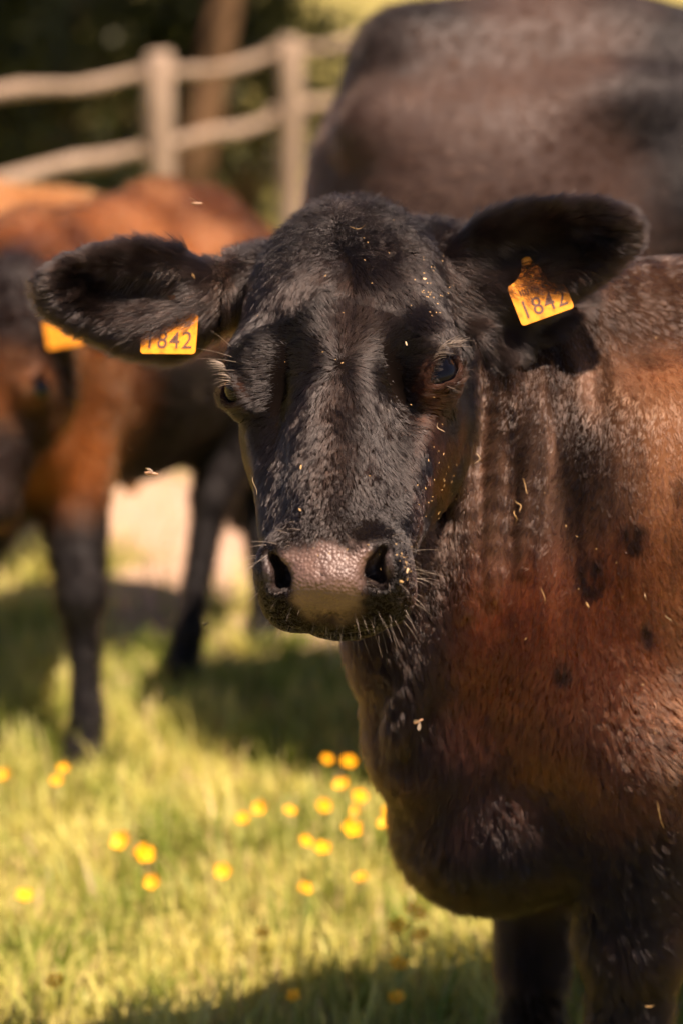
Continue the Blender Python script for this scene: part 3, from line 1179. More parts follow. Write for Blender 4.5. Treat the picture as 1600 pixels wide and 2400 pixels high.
MAT_EYE = eye_material()
for b in (-1, 1):
    c, ax, al, pe = eye_frame(b)
    vv, ff = [], []
    nu, nv = 28, 16
    for i in range(nv + 1):
        th = math.pi * i / nv
        for j in range(nu):
            ph = 2 * math.pi * j / nu
            r = 0.0325 + 0.0018 * max(0, math.cos(th)) ** 8
            vv.append((r * math.sin(th) * math.cos(ph), r * math.sin(th) * math.sin(ph), r * math.cos(th)))
    for i in range(nv):
        for j in range(nu):
            ff.append((i * nu + j, (i + 1) * nu + j, (i + 1) * nu + (j + 1) % nu, i * nu + (j + 1) % nu))
    o = mesh_obj('eye', vv, ff, MAT_EYE, origin=c + ax * EYE_OUT, parent=COW1, world_coords=False)
    up = pe if pe @ HV < 0 else -pe
    R3 = np.stack([al, np.cross(ax, al), ax], 1)
    o.rotation_euler = Matrix(R3.tolist()).to_euler()
    if b < 0:
        o['label'] = 'shaded eye at the edge of the face'
    # lashes
    n = 46
    pts = np.empty((n, 6, 3))
    for i in range(n):
        t = RNG.uniform(-0.55, 1.0)
        root = c + ax * EYE_OUT + lid_point(t, 1, ax, al, up) * 1.12
        d = unit(ax * 0.75 + up * 0.15 + al * (0.35 + 0.45 * t) + RNG.normal(0, 0.16, 3))
        ln = RNG.uniform(0.014, 0.030)
        for k in range(6):
            s = k / 5
            pts[i, k] = root + d * ln * s + np.array([0, 0, -1.0]) * ln * 0.32 * s * s
    curves_obj('eyelashes', pts, np.full((n, 6), 0.00018) * np.linspace(1.2, 0.3, 6), MAT_LASH, COW1)

tri, w = sample_surface(V1, Q1, 130, sstep(0.385, 0.42, HL[:, 1]) * hm1 * (1 - np.clip(pm * 0.93 + nm, 0, 1)) * facing)
root = (V1[tri] * w[:, :, None]).sum(1)
nn = unit((N1[tri] * w[:, :, None]).sum(1))
ln = RNG.uniform(0.008, 0.028, len(root)) * sstep(0.36, 0.45, Hloc(root)[:, 1])
d = unit(nn + head_dir(root, nn) * 0.5 + RNG.normal(0, 0.2, root.shape))
s = np.linspace(0, 1, 6)
pts = root[:, None] + d[:, None] * (ln[:, None] * s)[:, :, None] + np.array([0, 0, -1.0]) * (ln[:, None] * 0.3 * s ** 2)[:, :, None]
curves_obj('whiskers', pts, np.full((len(root), 6), 0.00012) * np.linspace(1.2, 0.3, 6), MAT_LASH, COW1)
# a few long feelers above the eyes and on the cheeks
pts = []
for (px, py, dx, dy, L_) in ((548, 838, -1, -0.35, 0.045), (560, 850, -1, -0.15, 0.05), (545, 815, -0.7, -0.8, 0.035), (552, 868, -1, 0.1, 0.03), (1040, 800, 1, -0.05, 0.035), (1046, 815, 1, -0.15, 0.03), (650, 1275, -1, -0.1, 0.03), (628, 1300, -1, 0.5, 0.035), (975, 1290, 1, -0.25, 0.035), (985, 1340, 1, 0.0, 0.035), (1045, 905, 0.9, 0.3, 0.02), (1050, 885, 0.9, 0.2, 0.02)):
    q, nq = on_cow(px, py)
    if q is None:
        continue
    d = unit(VX * dx + VD * dy + VT * 0.3 + nq * 0.3)
    pts.append([q + d * L_ * t + VD * L_ * 0.12 * t * t for t in np.linspace(0, 1, 6)])
pts = np.array(pts)
curves_obj('feelers', pts, np.full(pts.shape[:2], 0.00016) * np.linspace(1.1, 0.3, 6), MAT_LASH, COW1)

# ---------------- ear tags
def tag_material():
    m, N, L, B = new_mat('ear_tag_plastic')
    tc = N.new('ShaderNodeTexCoord')
    nz = N.new('ShaderNodeTexNoise'); nz.inputs['Scale'].default_value = 90; nz.inputs['Detail'].default_value = 5
    L.new(tc.outputs['Object'], nz.inputs['Vector'])
    r = N.new('ShaderNodeValToRGB')
    r.color_ramp.elements[0].position = 0.28; r.color_ramp.elements[0].color = (0.45, 0.14, 0.010, 1)
    r.color_ramp.elements[1].position = 0.5; r.color_ramp.elements[1].color = (0.80, 0.31, 0.014, 1)
    L.new(nz.outputs['Fac'], r.inputs['Fac'])
    L.new(r.outputs['Color'], B.inputs['Base Color'])
    B.inputs['Roughness'].default_value = 0.38
    B.inputs['Subsurface Weight'].default_value = 0.15
    B.inputs['Subsurface Radius'].default_value = (0.004, 0.002, 0.0005)
    return m


MAT_TAG = tag_material()
MAT_INK = plain('tag_ink', (0.10, 0.04, 0.02), 0.6)


def ear_tag(pc, right, up, label, parent=None, printed=True):
    right = unit(right)
    up = unit(up - right * (up @ right))
    nrm = np.cross(right, up)
    R3 = np.stack([right, up, nrm], 1)
    outline = []
    def arc(cx, cy, r, a0, a1, n=5):
        for i in range(n):
            a = math.radians(a0 + (a1 - a0) * i / (n - 1))
            outline.append((cx + r * math.cos(a), cy + r * math.sin(a)))
    arc(-0.0255, -0.0215, 0.0035, 180, 270)
    arc(0.0255, -0.0215, 0.0035, 270, 360)
    arc(0.0255, 0.0155, 0.0035, 0, 70)
    outline += [(0.018, 0.0215), (0.011, 0.027), (0.0065, 0.034), (0.0045, 0.041)]
    outline += [(-0.0045, 0.041), (-0.0065, 0.034), (-0.011, 0.027), (-0.018, 0.0215)]
    arc(-0.0255, 0.0155, 0.0035, 110, 180)
    n = len(outline)
    v, f = [], []
    rings = [(0.97, -0.0009), (1.0, -0.0006), (1.0, 0.0006), (0.97, 0.0009)]
    for sc_, z in rings:
        for x, y in outline:
            bend = -6.0 * x * x
            v.append((x * sc_, y * sc_, z + bend))
    for k in range(3):
        for i in range(n):
            j = (i + 1) % n
            f.append((k * n + i, k * n + j, (k + 1) * n + j, (k + 1) * n + i))
    f.append(tuple(range(n))[::-1])
    f.append(tuple(3 * n + i for i in range(n)))
    # finer triangulated faces are not needed: the plate bends little
    v = [(x, y, z + 6.0 * x * x) for x, y, z in v]
    t = mesh_obj('ear_tag', v, f, MAT_TAG, origin=pc, parent=parent, smooth=False, world_coords=False)
    t.rotation_euler = Matrix(R3.tolist()).to_euler()
    t['label'] = label
    t.scale = (1.12, 1.12, 1.0)
    # stud that pins the plate through the ear
    sv, sf = tube([(0, 0.037, -0.006), (0, 0.037, 0.0005), (0, 0.037, 0.0035)], [0.005, 0.005, 0.003], 12)
    st = mesh_obj('stud', sv, sf, MAT_TAG, world_coords=False)
    st.parent = t

    if not printed:
        return t

    def text(name, body, size, x, y, bold=0.0):
        cu = bpy.data.curves.new(name, 'FONT')
        cu.body = body
        cu.size = size
        cu.align_x = 'CENTER'
        cu.align_y = 'CENTER'
        cu.offset = bold
        cu.extrude = 0.00008
        cu.resolution_u = 3
        tmp = bpy.data.objects.new(name, cu)
        C.objects.link(tmp)
        dg = bpy.context.evaluated_depsgraph_get()
        me = bpy.data.meshes.new_from_object(tmp.evaluated_get(dg))
        bpy.data.objects.remove(tmp)
        me.materials.clear()
        me.materials.append(MAT_INK)
        o = bpy.data.objects.new(name, me)
        C.objects.link(o)
        o.parent = t
        o.location = (x, y, 0.0010)
        return o
    for i, ch in enumerate('1842'):
        d_ = text('digit', ch, 0.027, -0.0195 + 0.0130 * i, -0.0110, 0.00005)
        d_.scale = (0.88, 1.0, 1.0)
    text('small_number', '4319', 0.0115, 0.006, 0.0165)
    bv, bf = [], []
    x = -0.019
    rr = random.Random(5)
    while x < 0.022:
        wd = rr.choice((0.0006, 0.0009, 0.0014))
        k = len(bv)
        bv += [(x, 0.0045, 0.00102), (x + wd, 0.0045, 0.00102), (x + wd, 0.0105, 0.00102), (x, 0.0105, 0.00102)]
        bf.append((k, k + 1, k + 2, k + 3))
        x += wd + rr.choice((0.0007, 0.0011, 0.0016))
    bc = mesh_obj('barcode', bv, bf, MAT_INK, world_coords=False, smooth=False)
    bc.parent = t
    return t


def ear_tag_px(cx, cy, Y, rot, label, yaw=0.0, pitch=0.0, parent=None, printed=True):
    a = math.radians(rot)
    right = VX * math.cos(a) - VD * math.sin(a)
    up = -VD * math.cos(a) - VX * math.sin(a)
    nrm = np.cross(right, up)
    right = unit(right + nrm * yaw)
    up = unit(up + nrm * pitch)
    return ear_tag(P(cx, cy, Y), right, up, label, parent or COW1, printed)


pts = []
for sgn, (bs, e1, e2, e3, Ln) in EAR.items():
    for i in range(1300 if sgn < 0 else 620):
        a_, b_ = RNG.uniform(0.005, 0.115 if i % 2 else 0.075), RNG.uniform(-0.030, 0.042)
        o_ = bs + e1 * a_ + e2 * b_
        hit = BV1.ray_cast(Vector(o_ + e3 * 0.12), Vector(-e3), 0.25)[0]
        if hit is None:
            continue
        q = np.array(hit)
        d = unit(e1 * RNG.uniform(0.35, 0.9) - e2 * (0.55 - b_ * 6 + RNG.normal(0, 0.18)) + e3 * 0.55)
        L_ = RNG.uniform(0.022, 0.046)
        pts.append([q + d * L_ * t - e3 * L_ * 0.35 * t * t - e2 * L_ * 0.22 * t * t for t in np.linspace(0, 1, 7)])
pts = np.array(pts)
eh = curves_obj('ear_hair', pts, np.full(pts.shape[:2], 0.00022) * np.linspace(1.2, 0.25, 7), MAT_FUR, COW1, np.tile(np.array([[0.030, 0.019, 0.013]]), (len(pts), 1)))
eh['kind'] = 'stuff'
def seat(px, py, e3, out):
    q, _ = on_cow(px, py)
    return q + e3 * out


def ear_tag_on(px, py, sgn, rot, label, yaw, pitch, out):
    bs, e1, e2, e3, Ln = EAR[sgn]
    a = math.radians(rot)
    right = VX * math.cos(a) - VD * math.sin(a)
    up = -VD * math.cos(a) - VX * math.sin(a)
    nrm = np.cross(right, up)
    return ear_tag(seat(px, py, e3, out), unit(right + nrm * yaw), unit(up + nrm * pitch), label, COW1, True)


ear_tag_on(1266, 684, 1, 20, 'yellow ear tag reading 1842 in the ear on the right', -0.1, -0.12, 0.010)
ear_tag_on(394, 772, -1, -1, 'orange ear tag half covered by hair in the ear on the left', 0.15, -0.30, 0.009)


# ================================================================== the cattle behind
MAT_COAT, N, L, B, at = skin_material('cattle_coat', 0.6, 0.3)
tc = N.new('ShaderNodeTexCoord')
mp = N.new('ShaderNodeMapping'); mp.inputs['Scale'].default_value = (60, 60, 18)
nz = N.new('ShaderNodeTexNoise'); nz.inputs['Scale'].default_value = 1.0; nz.inputs['Detail'].default_value = 4
L.new(tc.outputs['Object'], mp.inputs['Vector']); L.new(mp.outputs[0], nz.inputs['Vector'])
bp = N.new('ShaderNodeBump'); bp.inputs['Distance'].default_value = 0.006; bp.inputs['Strength'].default_value = 0.8
L.new(nz.outputs['Fac'], bp.inputs['Height']); L.new(bp.outputs['Normal'], B.inputs['Normal'])
B.inputs['Sheen Weight'].default_value = 0.25
B.inputs['Sheen Roughness'].default_value = 0.4
B.inputs['Sheen Tint'].default_value = (0.9, 0.75, 0.62, 1)
MAT_DARK_EYE = plain('dark_eye', (0.006, 0.004, 0.003), 0.08)


def herd_cow(O, f, s, poll, face_dir, up, colorfn, label, length=1.0, hooves=None, step=0.017, belly=0.27, neck_drop=0.0, hairs=70000, extra=None):
    W, M = frame(O, f, s)
    poll = np.asarray(poll, float)
    cs = np.array([W(a, b, z) for a in (-1.35 * length, 0.5) for b in (-0.4, 0.4) for z in (-0.02, 1.25)] + [poll + 0.5 * s * np.array(d) for d in ((1, 1, 0.5), (-1, -1, -1.2))])
    lo, hi = cs.min(0) - 0.08, cs.max(0) + 0.08
    if hooves is not None:
        hv_ = np.array([[*h, 0] for h in hooves])
        lo, hi = np.minimum(lo, hv_.min(0) - 0.12), np.maximum(hi, hv_.max(0) + 0.12)
    Fd = Field(*[np.arange(lo[k], hi[k], step) for k in range(3)])
    body_prims(Fd, W, M, s, length, hooves, belly=belly)
    fwd = unit(face_dir)
    Fd.cone(poll + (fwd * 0.12 - unit(up) * 0.13) * s, 0.10 * s, W(0.2, 0, 0.88), 0.20 * s, 0.08 * s)
    Fd.cone(poll - unit(up) * 0.07 * s, 0.065 * s, W(0.03, 0, 1.05), 0.08 * s, 0.08 * s)
    Fd.ellipsoid(W(0.32, 0, 0.56), np.array((0.13, 0.10, 0.16)) * s, M, 0.07 * s)
    Fd.cone(poll + (fwd * 0.22 - unit(up) * 0.17) * s, 0.05 * s, W(0.36, 0, 0.58), 0.06 * s, 0.07 * s)
    if extra:
        extra(Fd, W, M, s)
    Hf, lat = head_prims_simple(Fd, poll, fwd, up, s)
    v, q = Fd.mesh(2)
    loc = np.stack([(v - W(0, 0, 0)) @ M[0], (v - W(0, 0, 0)) @ M[1], v[:, 2]], 1) / s
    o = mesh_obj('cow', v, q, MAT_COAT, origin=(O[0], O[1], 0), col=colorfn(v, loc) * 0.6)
    tag(o, label, 'cow', 'cattle in the meadow')
    for b in (-1, 1):
        vv, ff = [], []
        c = Hf(b * 0.118, 0.192, -0.052)
        for i in range(9):
            for j in range(12):
                th, ph = math.pi * i / 8, 2 * math.pi * j / 12
                vv.append(c + 0.021 * s * np.array([math.sin(th) * math.cos(ph), math.sin(th) * math.sin(ph), math.cos(th)]))
        for i in range(8):
            for j in range(12):
                ff.append((i * 12 + j, (i + 1) * 12 + j, (i + 1) * 12 + (j + 1) % 12, i * 12 + (j + 1) % 12))
        mesh_obj('eye', vv, ff, MAT_DARK_EYE, origin=c, parent=o)
    nrm = vertex_normals(v, q)
    vis = (((CAM - v) * nrm).sum(1) > -0.3) * 1.0 + 0.1
    fur('coat', o, v, q, nrm, hairs, vis, lambda p, n_: unit(np.array([0, 0, -0.7]) - M[0] * 0.7 + np.cross(n_, M[0]) * ((fbm(p, 2.4, 5) - 0.5) * 5.0)[:, None]),
        lambda p, n_: np.full(len(p), 0.022), lambda p, n_: np.full(len(p), 0.35),
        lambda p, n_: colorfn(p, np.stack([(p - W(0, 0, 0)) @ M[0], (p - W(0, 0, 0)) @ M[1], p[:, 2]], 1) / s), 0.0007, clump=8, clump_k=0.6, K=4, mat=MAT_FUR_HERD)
    return o, v, q, loc


def col_black(v, loc):
    t = np.clip((fbm(v, 2.6, 121, 4) - 0.44) * 4.5, 0, 1)
    c = mixc(np.array((0.0035, 0.0025, 0.002)), np.array((0.050, 0.025, 0.016)), t)
    fossa_shade = 1 - sstep(0.5, 1.1, np.sqrt(((loc[:, 0] + 0.58) / 0.17) ** 2 + ((loc[:, 2] - 1.03) / 0.08) ** 2) + (t - 0.5) * 0.2)  # shade of the hollow before the hip, painted into the coat colour
    c = mixc(c, np.array((0.006, 0.005, 0.005)), fossa_shade * 0.85)
    c = mixc(c, np.array((0.005, 0.004, 0.004)), 1 - sstep(0.55, 0.75, loc[:, 2] + (t - 0.5) * 0.2))
    return c


def col_brown(v, loc):
    n = fbm(v, 4.0, 131, 4)
    t = np.clip((n - 0.35) * 2.6, 0, 1)
    c = mixc(np.array((0.085, 0.024, 0.007)), np.array((0.32, 0.11, 0.029)), t)
    dark = (1 - sstep(0.80, 0.98, loc[:, 2] + (n - 0.5) * 0.2)) * (1 - sstep(-0.16, 0.02, loc[:, 0]))  # dark flank coat, blackened further to stand in for shadow falling on it
    legs = 1 - sstep(0.52, 0.64, loc[:, 2] + (n - 0.5) * 0.15)
    head = sstep(0.34, 0.48, loc[:, 0]) * np.clip((fbm(v, 5.0, 137) - 0.36) * 5, 0, 1) * 0.95
    d = np.clip(np.maximum(np.maximum(dark, legs), head), 0, 1)
    return mixc(c, np.array((0.004, 0.003, 0.003)), d)


def col_tan(v, loc):
    n = fbm(v, 3.0, 151, 3)
    return mixc(np.array((0.30, 0.12, 0.035)), np.array((0.48, 0.22, 0.075)), np.clip((n - 0.3) * 2.2, 0, 1))


def flank2(Fd, W, M, s):
    # hollow in front of the hip
    Fd.ellipsoid(W(-0.56, -0.345, 1.03), np.array((0.16, 0.11, 0.085)) * s, M, 0.09 * s, 'sub')
    Fd.cone(W(-0.72, 0, 1.10), 0.070 * s, W(-0.92, 0, 1.085), 0.075 * s, 0.07 * s)
    Fd.ellipsoid(W(-0.98, -0.09, 0.99), np.array((0.07, 0.05, 0.05)) * s, M, 0.05 * s)
    # valley between thigh and belly
    Fd.cone(W(-0.66, -0.335, 0.98), 0.06 * s, W(-0.58, -0.36, 0.55), 0.115 * s, 0.10 * s, 'sub')


W2f = (0.97, 0.24)
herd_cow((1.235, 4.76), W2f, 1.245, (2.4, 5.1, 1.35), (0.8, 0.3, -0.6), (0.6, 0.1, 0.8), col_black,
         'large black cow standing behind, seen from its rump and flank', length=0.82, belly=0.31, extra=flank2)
COW3 = herd_cow((-0.60, 4.83), (-0.42, -0.91), 0.90, (-0.62, 4.30, 0.96), (-0.16, -0.22, -0.96), (-0.55, -0.80, 0.2), col_brown,
         'chestnut brown calf with black legs, head lowered at the left edge', length=0.72,
         hooves=[(-0.49, 4.45), (-0.71, 4.52), (-0.33, 5.02), (-0.17, 5.28)])
herd_cow((-1.52, 6.15), (-0.97, 0.10), 0.84, (-2.25, 6.2, 0.62), (-0.6, -0.2, -0.8), (-0.8, 0, 0.6), col_tan,
         'light brown cow farthest left, only its back showing over the calf', length=0.95)


ear_tag_px(150, 775, 4.20, 10, 'blurred orange ear tag of the calf', parent=COW3[0], printed=False)


# ================================================================== fence
def wood_material():
    m, N, L, B = new_mat('weathered_wood')
    tc = N.new('ShaderNodeTexCoord')
    mp = N.new('ShaderNodeMapping'); mp.inputs['Scale'].default_value = (14, 14, 3)
    nz = N.new('ShaderNodeTexNoise'); nz.inputs['Scale'].default_value = 2.0; nz.inputs['Detail'].default_value = 6
    L.new(tc.outputs['Object'], mp.inputs['Vector']); L.new(mp.outputs[0], nz.inputs['Vector'])
    r = N.new('ShaderNodeValToRGB')
    r.color_ramp.elements[0].position = 0.3; r.color_ramp.elements[0].color = (0.17, 0.115, 0.075, 1)
    r.color_ramp.elements[1].position = 0.7; r.color_ramp.elements[1].color = (0.38, 0.30, 0.215, 1)
    L.new(nz.outputs['Fac'], r.inputs['Fac']); L.new(r.outputs['Color'], B.inputs['Base Color'])
    B.inputs['Roughness'].default_value = 0.85
    bp = N.new('ShaderNodeBump'); bp.inputs['Distance'].default_value = 0.01
    L.new(nz.outputs['Fac'], bp.inputs['Height']); L.new(bp.outputs['Normal'], B.inputs['Normal'])
    return m


MAT_WOOD = wood_material()
FENCE_POSTS = [(-1.72, 6.1), (-1.24, 8.0), (-0.735, 9.9), (-0.25, 11.9), (0.24, 13.8), (0.75, 15.8), (1.25, 17.8)]
FENCE = empty('fence', (FENCE_POSTS[2][0], FENCE_POSTS[2][1], 0))
tag(FENCE, 'split rail wooden fence with round posts behind the cattle', 'fence')
rf = random.Random(3)
for i, (x, y) in enumerate(FENCE_POSTS):
    h = 1.12 + rf.uniform(-0.02, 0.03)
    path = [(x + rf.uniform(-0.006, 0.006), y, z) for z in (-0.2, 0.0, 0.3, 0.6, 0.9, h - 0.02, h)]
    v, f = tube(path, [0.068, 0.066, 0.063, 0.061, 0.060, 0.057, 0.045], 14)
    mesh_obj('post', v, f, MAT_WOOD, origin=(x, y, 0), parent=FENCE)
for i in range(len(FENCE_POSTS) - 1):
    (x0, y0), (x1, y1) = FENCE_POSTS[i], FENCE_POSTS[i + 1]
    for z, r in ((1.03, 0.024), (0.735, 0.029)):
        n = 9
        path = []
        for k in range(n):
            t = -0.04 + 1.08 * k / (n - 1)
            sag = -0.012 * math.sin(math.pi * t) + 0.012 * math.sin(2.1 * t * math.pi + i + z * 5)
            path.append((x0 + (x1 - x0) * t - 0.075 * (1 if i % 2 else 1), y0 + (y1 - y0) * t, z + sag + rf.uniform(-0.006, 0.006) + (0.02 if i % 2 else 0)))
        v, f = tube(path, [r * (0.75 if k in (0, n - 1) else 1.0) * rf.uniform(0.75, 1.25) for k in range(n)], 10)
        mesh_obj('rail', v, f, MAT_WOOD, origin=path[n // 2], parent=FENCE)

# ================================================================== wood edge
MAT_BARK = plain('bark', (0.16, 0.095, 0.05), 0.9, 0.2)
MAT_LEAF = leaf_material('tree_leaves', 0.35, 0.5)


def leaf_cloud(centers, radii, n, size, c0, c1, seed):
    r = np.random.default_rng(seed)
    k = r.integers(0, len(centers), n)
    d = unit(r.normal(0, 1, (n, 3))) * (r.random(n) ** 0.45)[:, None]
    p = centers[k] + d * radii[k]
    keep = fbm(p, 1.4, seed) > 0.40
    p = p[keep]
    n = len(p)
    a = unit(r.normal(0, 1, (n, 3)))
    b = unit(np.cross(a, r.normal(0, 1, (n, 3))))
    s = size * r.uniform(0.6, 1.4, n)[:, None]
    v = np.stack([p - a * s, p - a * s * 0.1 + b * s * 0.45, p + a * s, p - a * s * 0.1 - b * s * 0.45], 1).reshape(-1, 3)
    q = np.arange(4 * n).reshape(-1, 4)
    c = mixc(np.array(c0), np.array(c1), np.clip(r.normal(0.4, 0.3, n), 0, 1))
    return v, q, np.repeat(c, 4, 0)


def tree(name, x, y, trunk_r, h, crown, lean, label, n=5000, size=0.09, c0=(0.035, 0.045, 0.010), c1=(0.075, 0.085, 0.018), seed=1):
    o = empty(name, (x, y, 0))
    tag(o, label, 'tree', 'trees along the wood edge')
    path = [(x + lean[0] * t * h + 0.05 * math.sin(5 * t + seed), y + lean[1] * t * h, -0.1 + h * t) for t in np.linspace(0, 1, 9)]
    v, f = tube(path, np.linspace(trunk_r * 1.1, trunk_r * 0.45, 9), 10)
    top = np.array(path[-1])
    rr = np.random.default_rng(seed)
    cen = []
    allv, allf = [v], [list(f)]
    base = len(v)
    for k in range(9):
        st = np.array(path[5 + k % 4])
        en = top + (rr.random(3) - 0.5) * 2 * np.array(crown) * 0.75 + np.array([0, 0, crown[2] * 0.2])
        md = (st + en) / 2 + np.array([0, 0, 0.25])
        bv, bf = tube([st, md, en], [trunk_r * 0.4, trunk_r * 0.25, trunk_r * 0.1], 6)
        allv.append(bv)
        allf.append([tuple(i + base for i in ff) for ff in bf])
        base += len(bv)
        cen.append(en)
    mesh_obj('trunk', np.concatenate(allv), sum(allf, []), MAT_BARK, origin=(x, y, 0), parent=o)
    cen = np.array(cen + [top])
    rad = np.array(crown)[None] * rr.uniform(0.35, 0.6, (len(cen), 1))
    v, q, c = leaf_cloud(cen, rad, n, size, c0, c1, seed)
    mesh_obj('crown', v, q, MAT_LEAF, origin=top, parent=o, col=c, smooth=False)
    return o


def bush(x, y, r, h, label, n=2600, seed=1, c0=(0.020, 0.026, 0.006), c1=(0.06, 0.07, 0.014), size=0.055):
    o = empty('bush', (x, y, 0))
    tag(o, label, 'bush', 'bushes along the wood edge')
    rr = np.random.default_rng(seed)
    vs, fs, base, cen = [], [], 0, []
    for k in range(9):
        a = rr.uniform(0, 6.28)
        e = np.array([x + math.cos(a) * r * rr.uniform(0.2, 0.8), y + math.sin(a) * r * rr.uniform(0.2, 0.8), h * rr.uniform(0.3, 0.85)])
        v, f = tube([(x, y, -0.05), ((x + e[0]) / 2, (y + e[1]) / 2, e[2] * 0.6), e], [0.02, 0.014, 0.006], 5)
        vs.append(v); fs += [tuple(i + base for i in ff) for ff in f]; base += len(v)
        cen.append(e)
    mesh_obj('stems', np.concatenate(vs), fs, MAT_BARK, origin=(x, y, 0), parent=o)
    v, q, c = leaf_cloud(np.array(cen), np.array([[r * 0.6, r * 0.6, h * 0.38]] * len(cen)), n, size, c0, c1, seed)
    mesh_obj('foliage', v, q, MAT_LEAF, origin=(x, y, 0), parent=o, col=c, smooth=False)


tree('tree', -0.95, 13.4, 0.105, 4.2, (2.6, 2.2, 1.6), (0.25, 0.0), 'leaning slim tree trunk between the two fence posts', 6000, seed=2)
tree('tree', -2.6, 12.2, 0.13, 4.2, (2.4, 2.2, 1.7), (0.02, -0.03), 'tree hidden in shade at the far left of the wood edge', 6000, seed=3)
tree('tree', -0.35, 16.6, 0.12, 4.6, (2.2, 2.0, 1.5), (-0.03, -0.04), 'tree standing behind the fence, far behind the leaning trunk', 6000, seed=4)
tree('tree', -1.7, 15.0, 0.14, 5.0, (2.6, 2.4, 1.8), (0.0, 0.0), 'dark tree at the back of the wood', 6000, seed=5)
BUSHES = [(-2.9, 12.6, 'dark bush at the left edge of the wood'), (-2.3, 13.3, 'dark bush left of the near fence post'), (-1.65, 12.9, 'dark bush just behind the near fence post'), (-1.15, 14.0, 'bush left of the leaning trunk'),
          (-0.55, 14.2, 'bush behind the leaning trunk'), (-2.0, 15.0, 'bush deep in the wood on the left'), (-3.4, 14.0, 'bush outside the left corner of the wood'), (-0.9, 15.6, 'bush at the back of the wood')]
for i, (x, y, lb) in enumerate(BUSHES):
    bush(x, y, 0.75, 1.7 + 0.2 * math.sin(i * 2.3), lb, seed=20 + i)


# ================================================================== buttercups
MAT_PETAL = plain('buttercup_petals', (0.95, 0.45, 0.006), 0.4, 0.3)
MAT_STEM = plain('buttercup_stem', (0.14, 0.19, 0.035), 0.6)


def blossom_mesh():
    v, f = [], []
    for k in range(5):
        a0 = 2 * math.pi * k / 5
        b = len(v)
        rows = [(0.0015, 0.06, 0.0), (0.005, 0.42, 0.0012), (0.009, 0.55, 0.0042), (0.012, 0.40, 0.0078)]
        for r, w_, z in rows:
            for s_ in (-1, 0, 1):
                a = a0 + s_ * w_
                rr_ = r * (1.0 if s_ else 1.06)
                v.append((rr_ * math.cos(a), rr_ * math.sin(a), z + (0.0008 if s_ else 0)))
        for i in range(3):
            for j in range(2):
                f.append((b + i * 3 + j, b + (i + 1) * 3 + j, b + (i + 1) * 3 + j + 1, b + i * 3 + j + 1))
    b = len(v)
    for i in range(8):
        a = 2 * math.pi * i / 8
        v += [(0.0026 * math.cos(a), 0.0026 * math.sin(a), 0.001), (0.0020 * math.cos(a), 0.0020 * math.sin(a), 0.0045)]
    for i in range(8):
        j = (i + 1) % 8
        f.append((b + 2 * i, b + 2 * j, b + 2 * j + 1, b + 2 * i + 1))
    f.append(tuple(b + 2 * i + 1 for i in range(8)))
    return v, f


BLOOMS = [  # picture place, distance, label
    (816, 1790, 4.05, 'topmost bright buttercup beside the chest of the front cow'),
    (765, 1784, 4.30, 'dim orange buttercup left of the topmost bright one'),
    (802, 1844, 4.0, 'second buttercup down in the column by the cow chest'),
    (840, 1871, 4.0, 'buttercup touching the outline of the cow chest, upper one'),
    (838, 1902, 4.05, 'orange buttercup just under the one touching the chest outline'),
    (757, 1892, 3.95, 'double buttercup left of the column by the cow chest'),
    (823, 1945, 3.85, 'broad bright buttercup at the foot of the column by the chest'),
    (613, 1896, 4.0, 'lone bright buttercup left of the cluster at the shadow edge'),
    (678, 1905, 4.1, 'pale blurred buttercup right of the lone bright one'),
    (572, 1922, 4.2, 'faint buttercup low left of the lone bright one'),
    (715, 1975, 3.85, 'left buttercup of the pair below the cluster'),
    (757, 1994, 3.82, 'right buttercup of the pair below the cluster'),
    (905, 1935, 4.0, 'orange buttercup against the dewlap of the front cow'),
    (910, 1905, 4.1, 'upper orange buttercup against the dewlap of the front cow'),
    (848, 2062, 3.75, 'buttercup in the shade right below the cluster'),
    (712, 2085, 3.72, 'buttercup below the pair, above the pale grass stems'),
    (522, 2045, 3.85, 'orange buttercup in the middle of the sunlit grass'),
    (360, 2070, 3.8, 'buttercup left of the middle in the sunlit grass'),
    (290, 1975, 3.95, 'brightest double buttercup at the left'),
    (335, 2005, 3.9, 'small buttercup right below the brightest double one'),
    (133, 1835, 4.2, 'buttercup at the left edge of the sunlit grass, lower of two'),
    (150, 1805, 4.35, 'buttercup at the left edge of the sunlit grass, upper of two'),
    (12, 1820, 4.3, 'buttercup cut by the left border of the picture'),
    (57, 2105, 3.75, 'buttercup nearest the left border in the lower grass'),
    (132, 2304, 3.5, 'bright buttercup in the lower left corner'),
    (618, 2194, 3.6, 'bright buttercup alone in the lower middle'),
    (690, 2338, 3.48, 'orange buttercup in the shadow at the bottom'),
    (932, 2267, 3.5, 'orange buttercup lowest at the right of the sunlit grass'),
    (990, 2200, 3.55, 'largest buttercup in the shade left of the far foreleg'),
    (933, 2180, 3.58, 'small orange buttercup left of the largest shaded one'),
    (965, 2132, 3.62, 'greenish buttercup highest in the shade by the dewlap'),
    (988, 2146, 3.64, 'dim buttercup right of the greenish one'),
    (930, 2345, 3.5, 'faint buttercup in the bottom shadow right of the orange one'),
]
bv, bf = blossom_mesh()
BLOSSOM = None
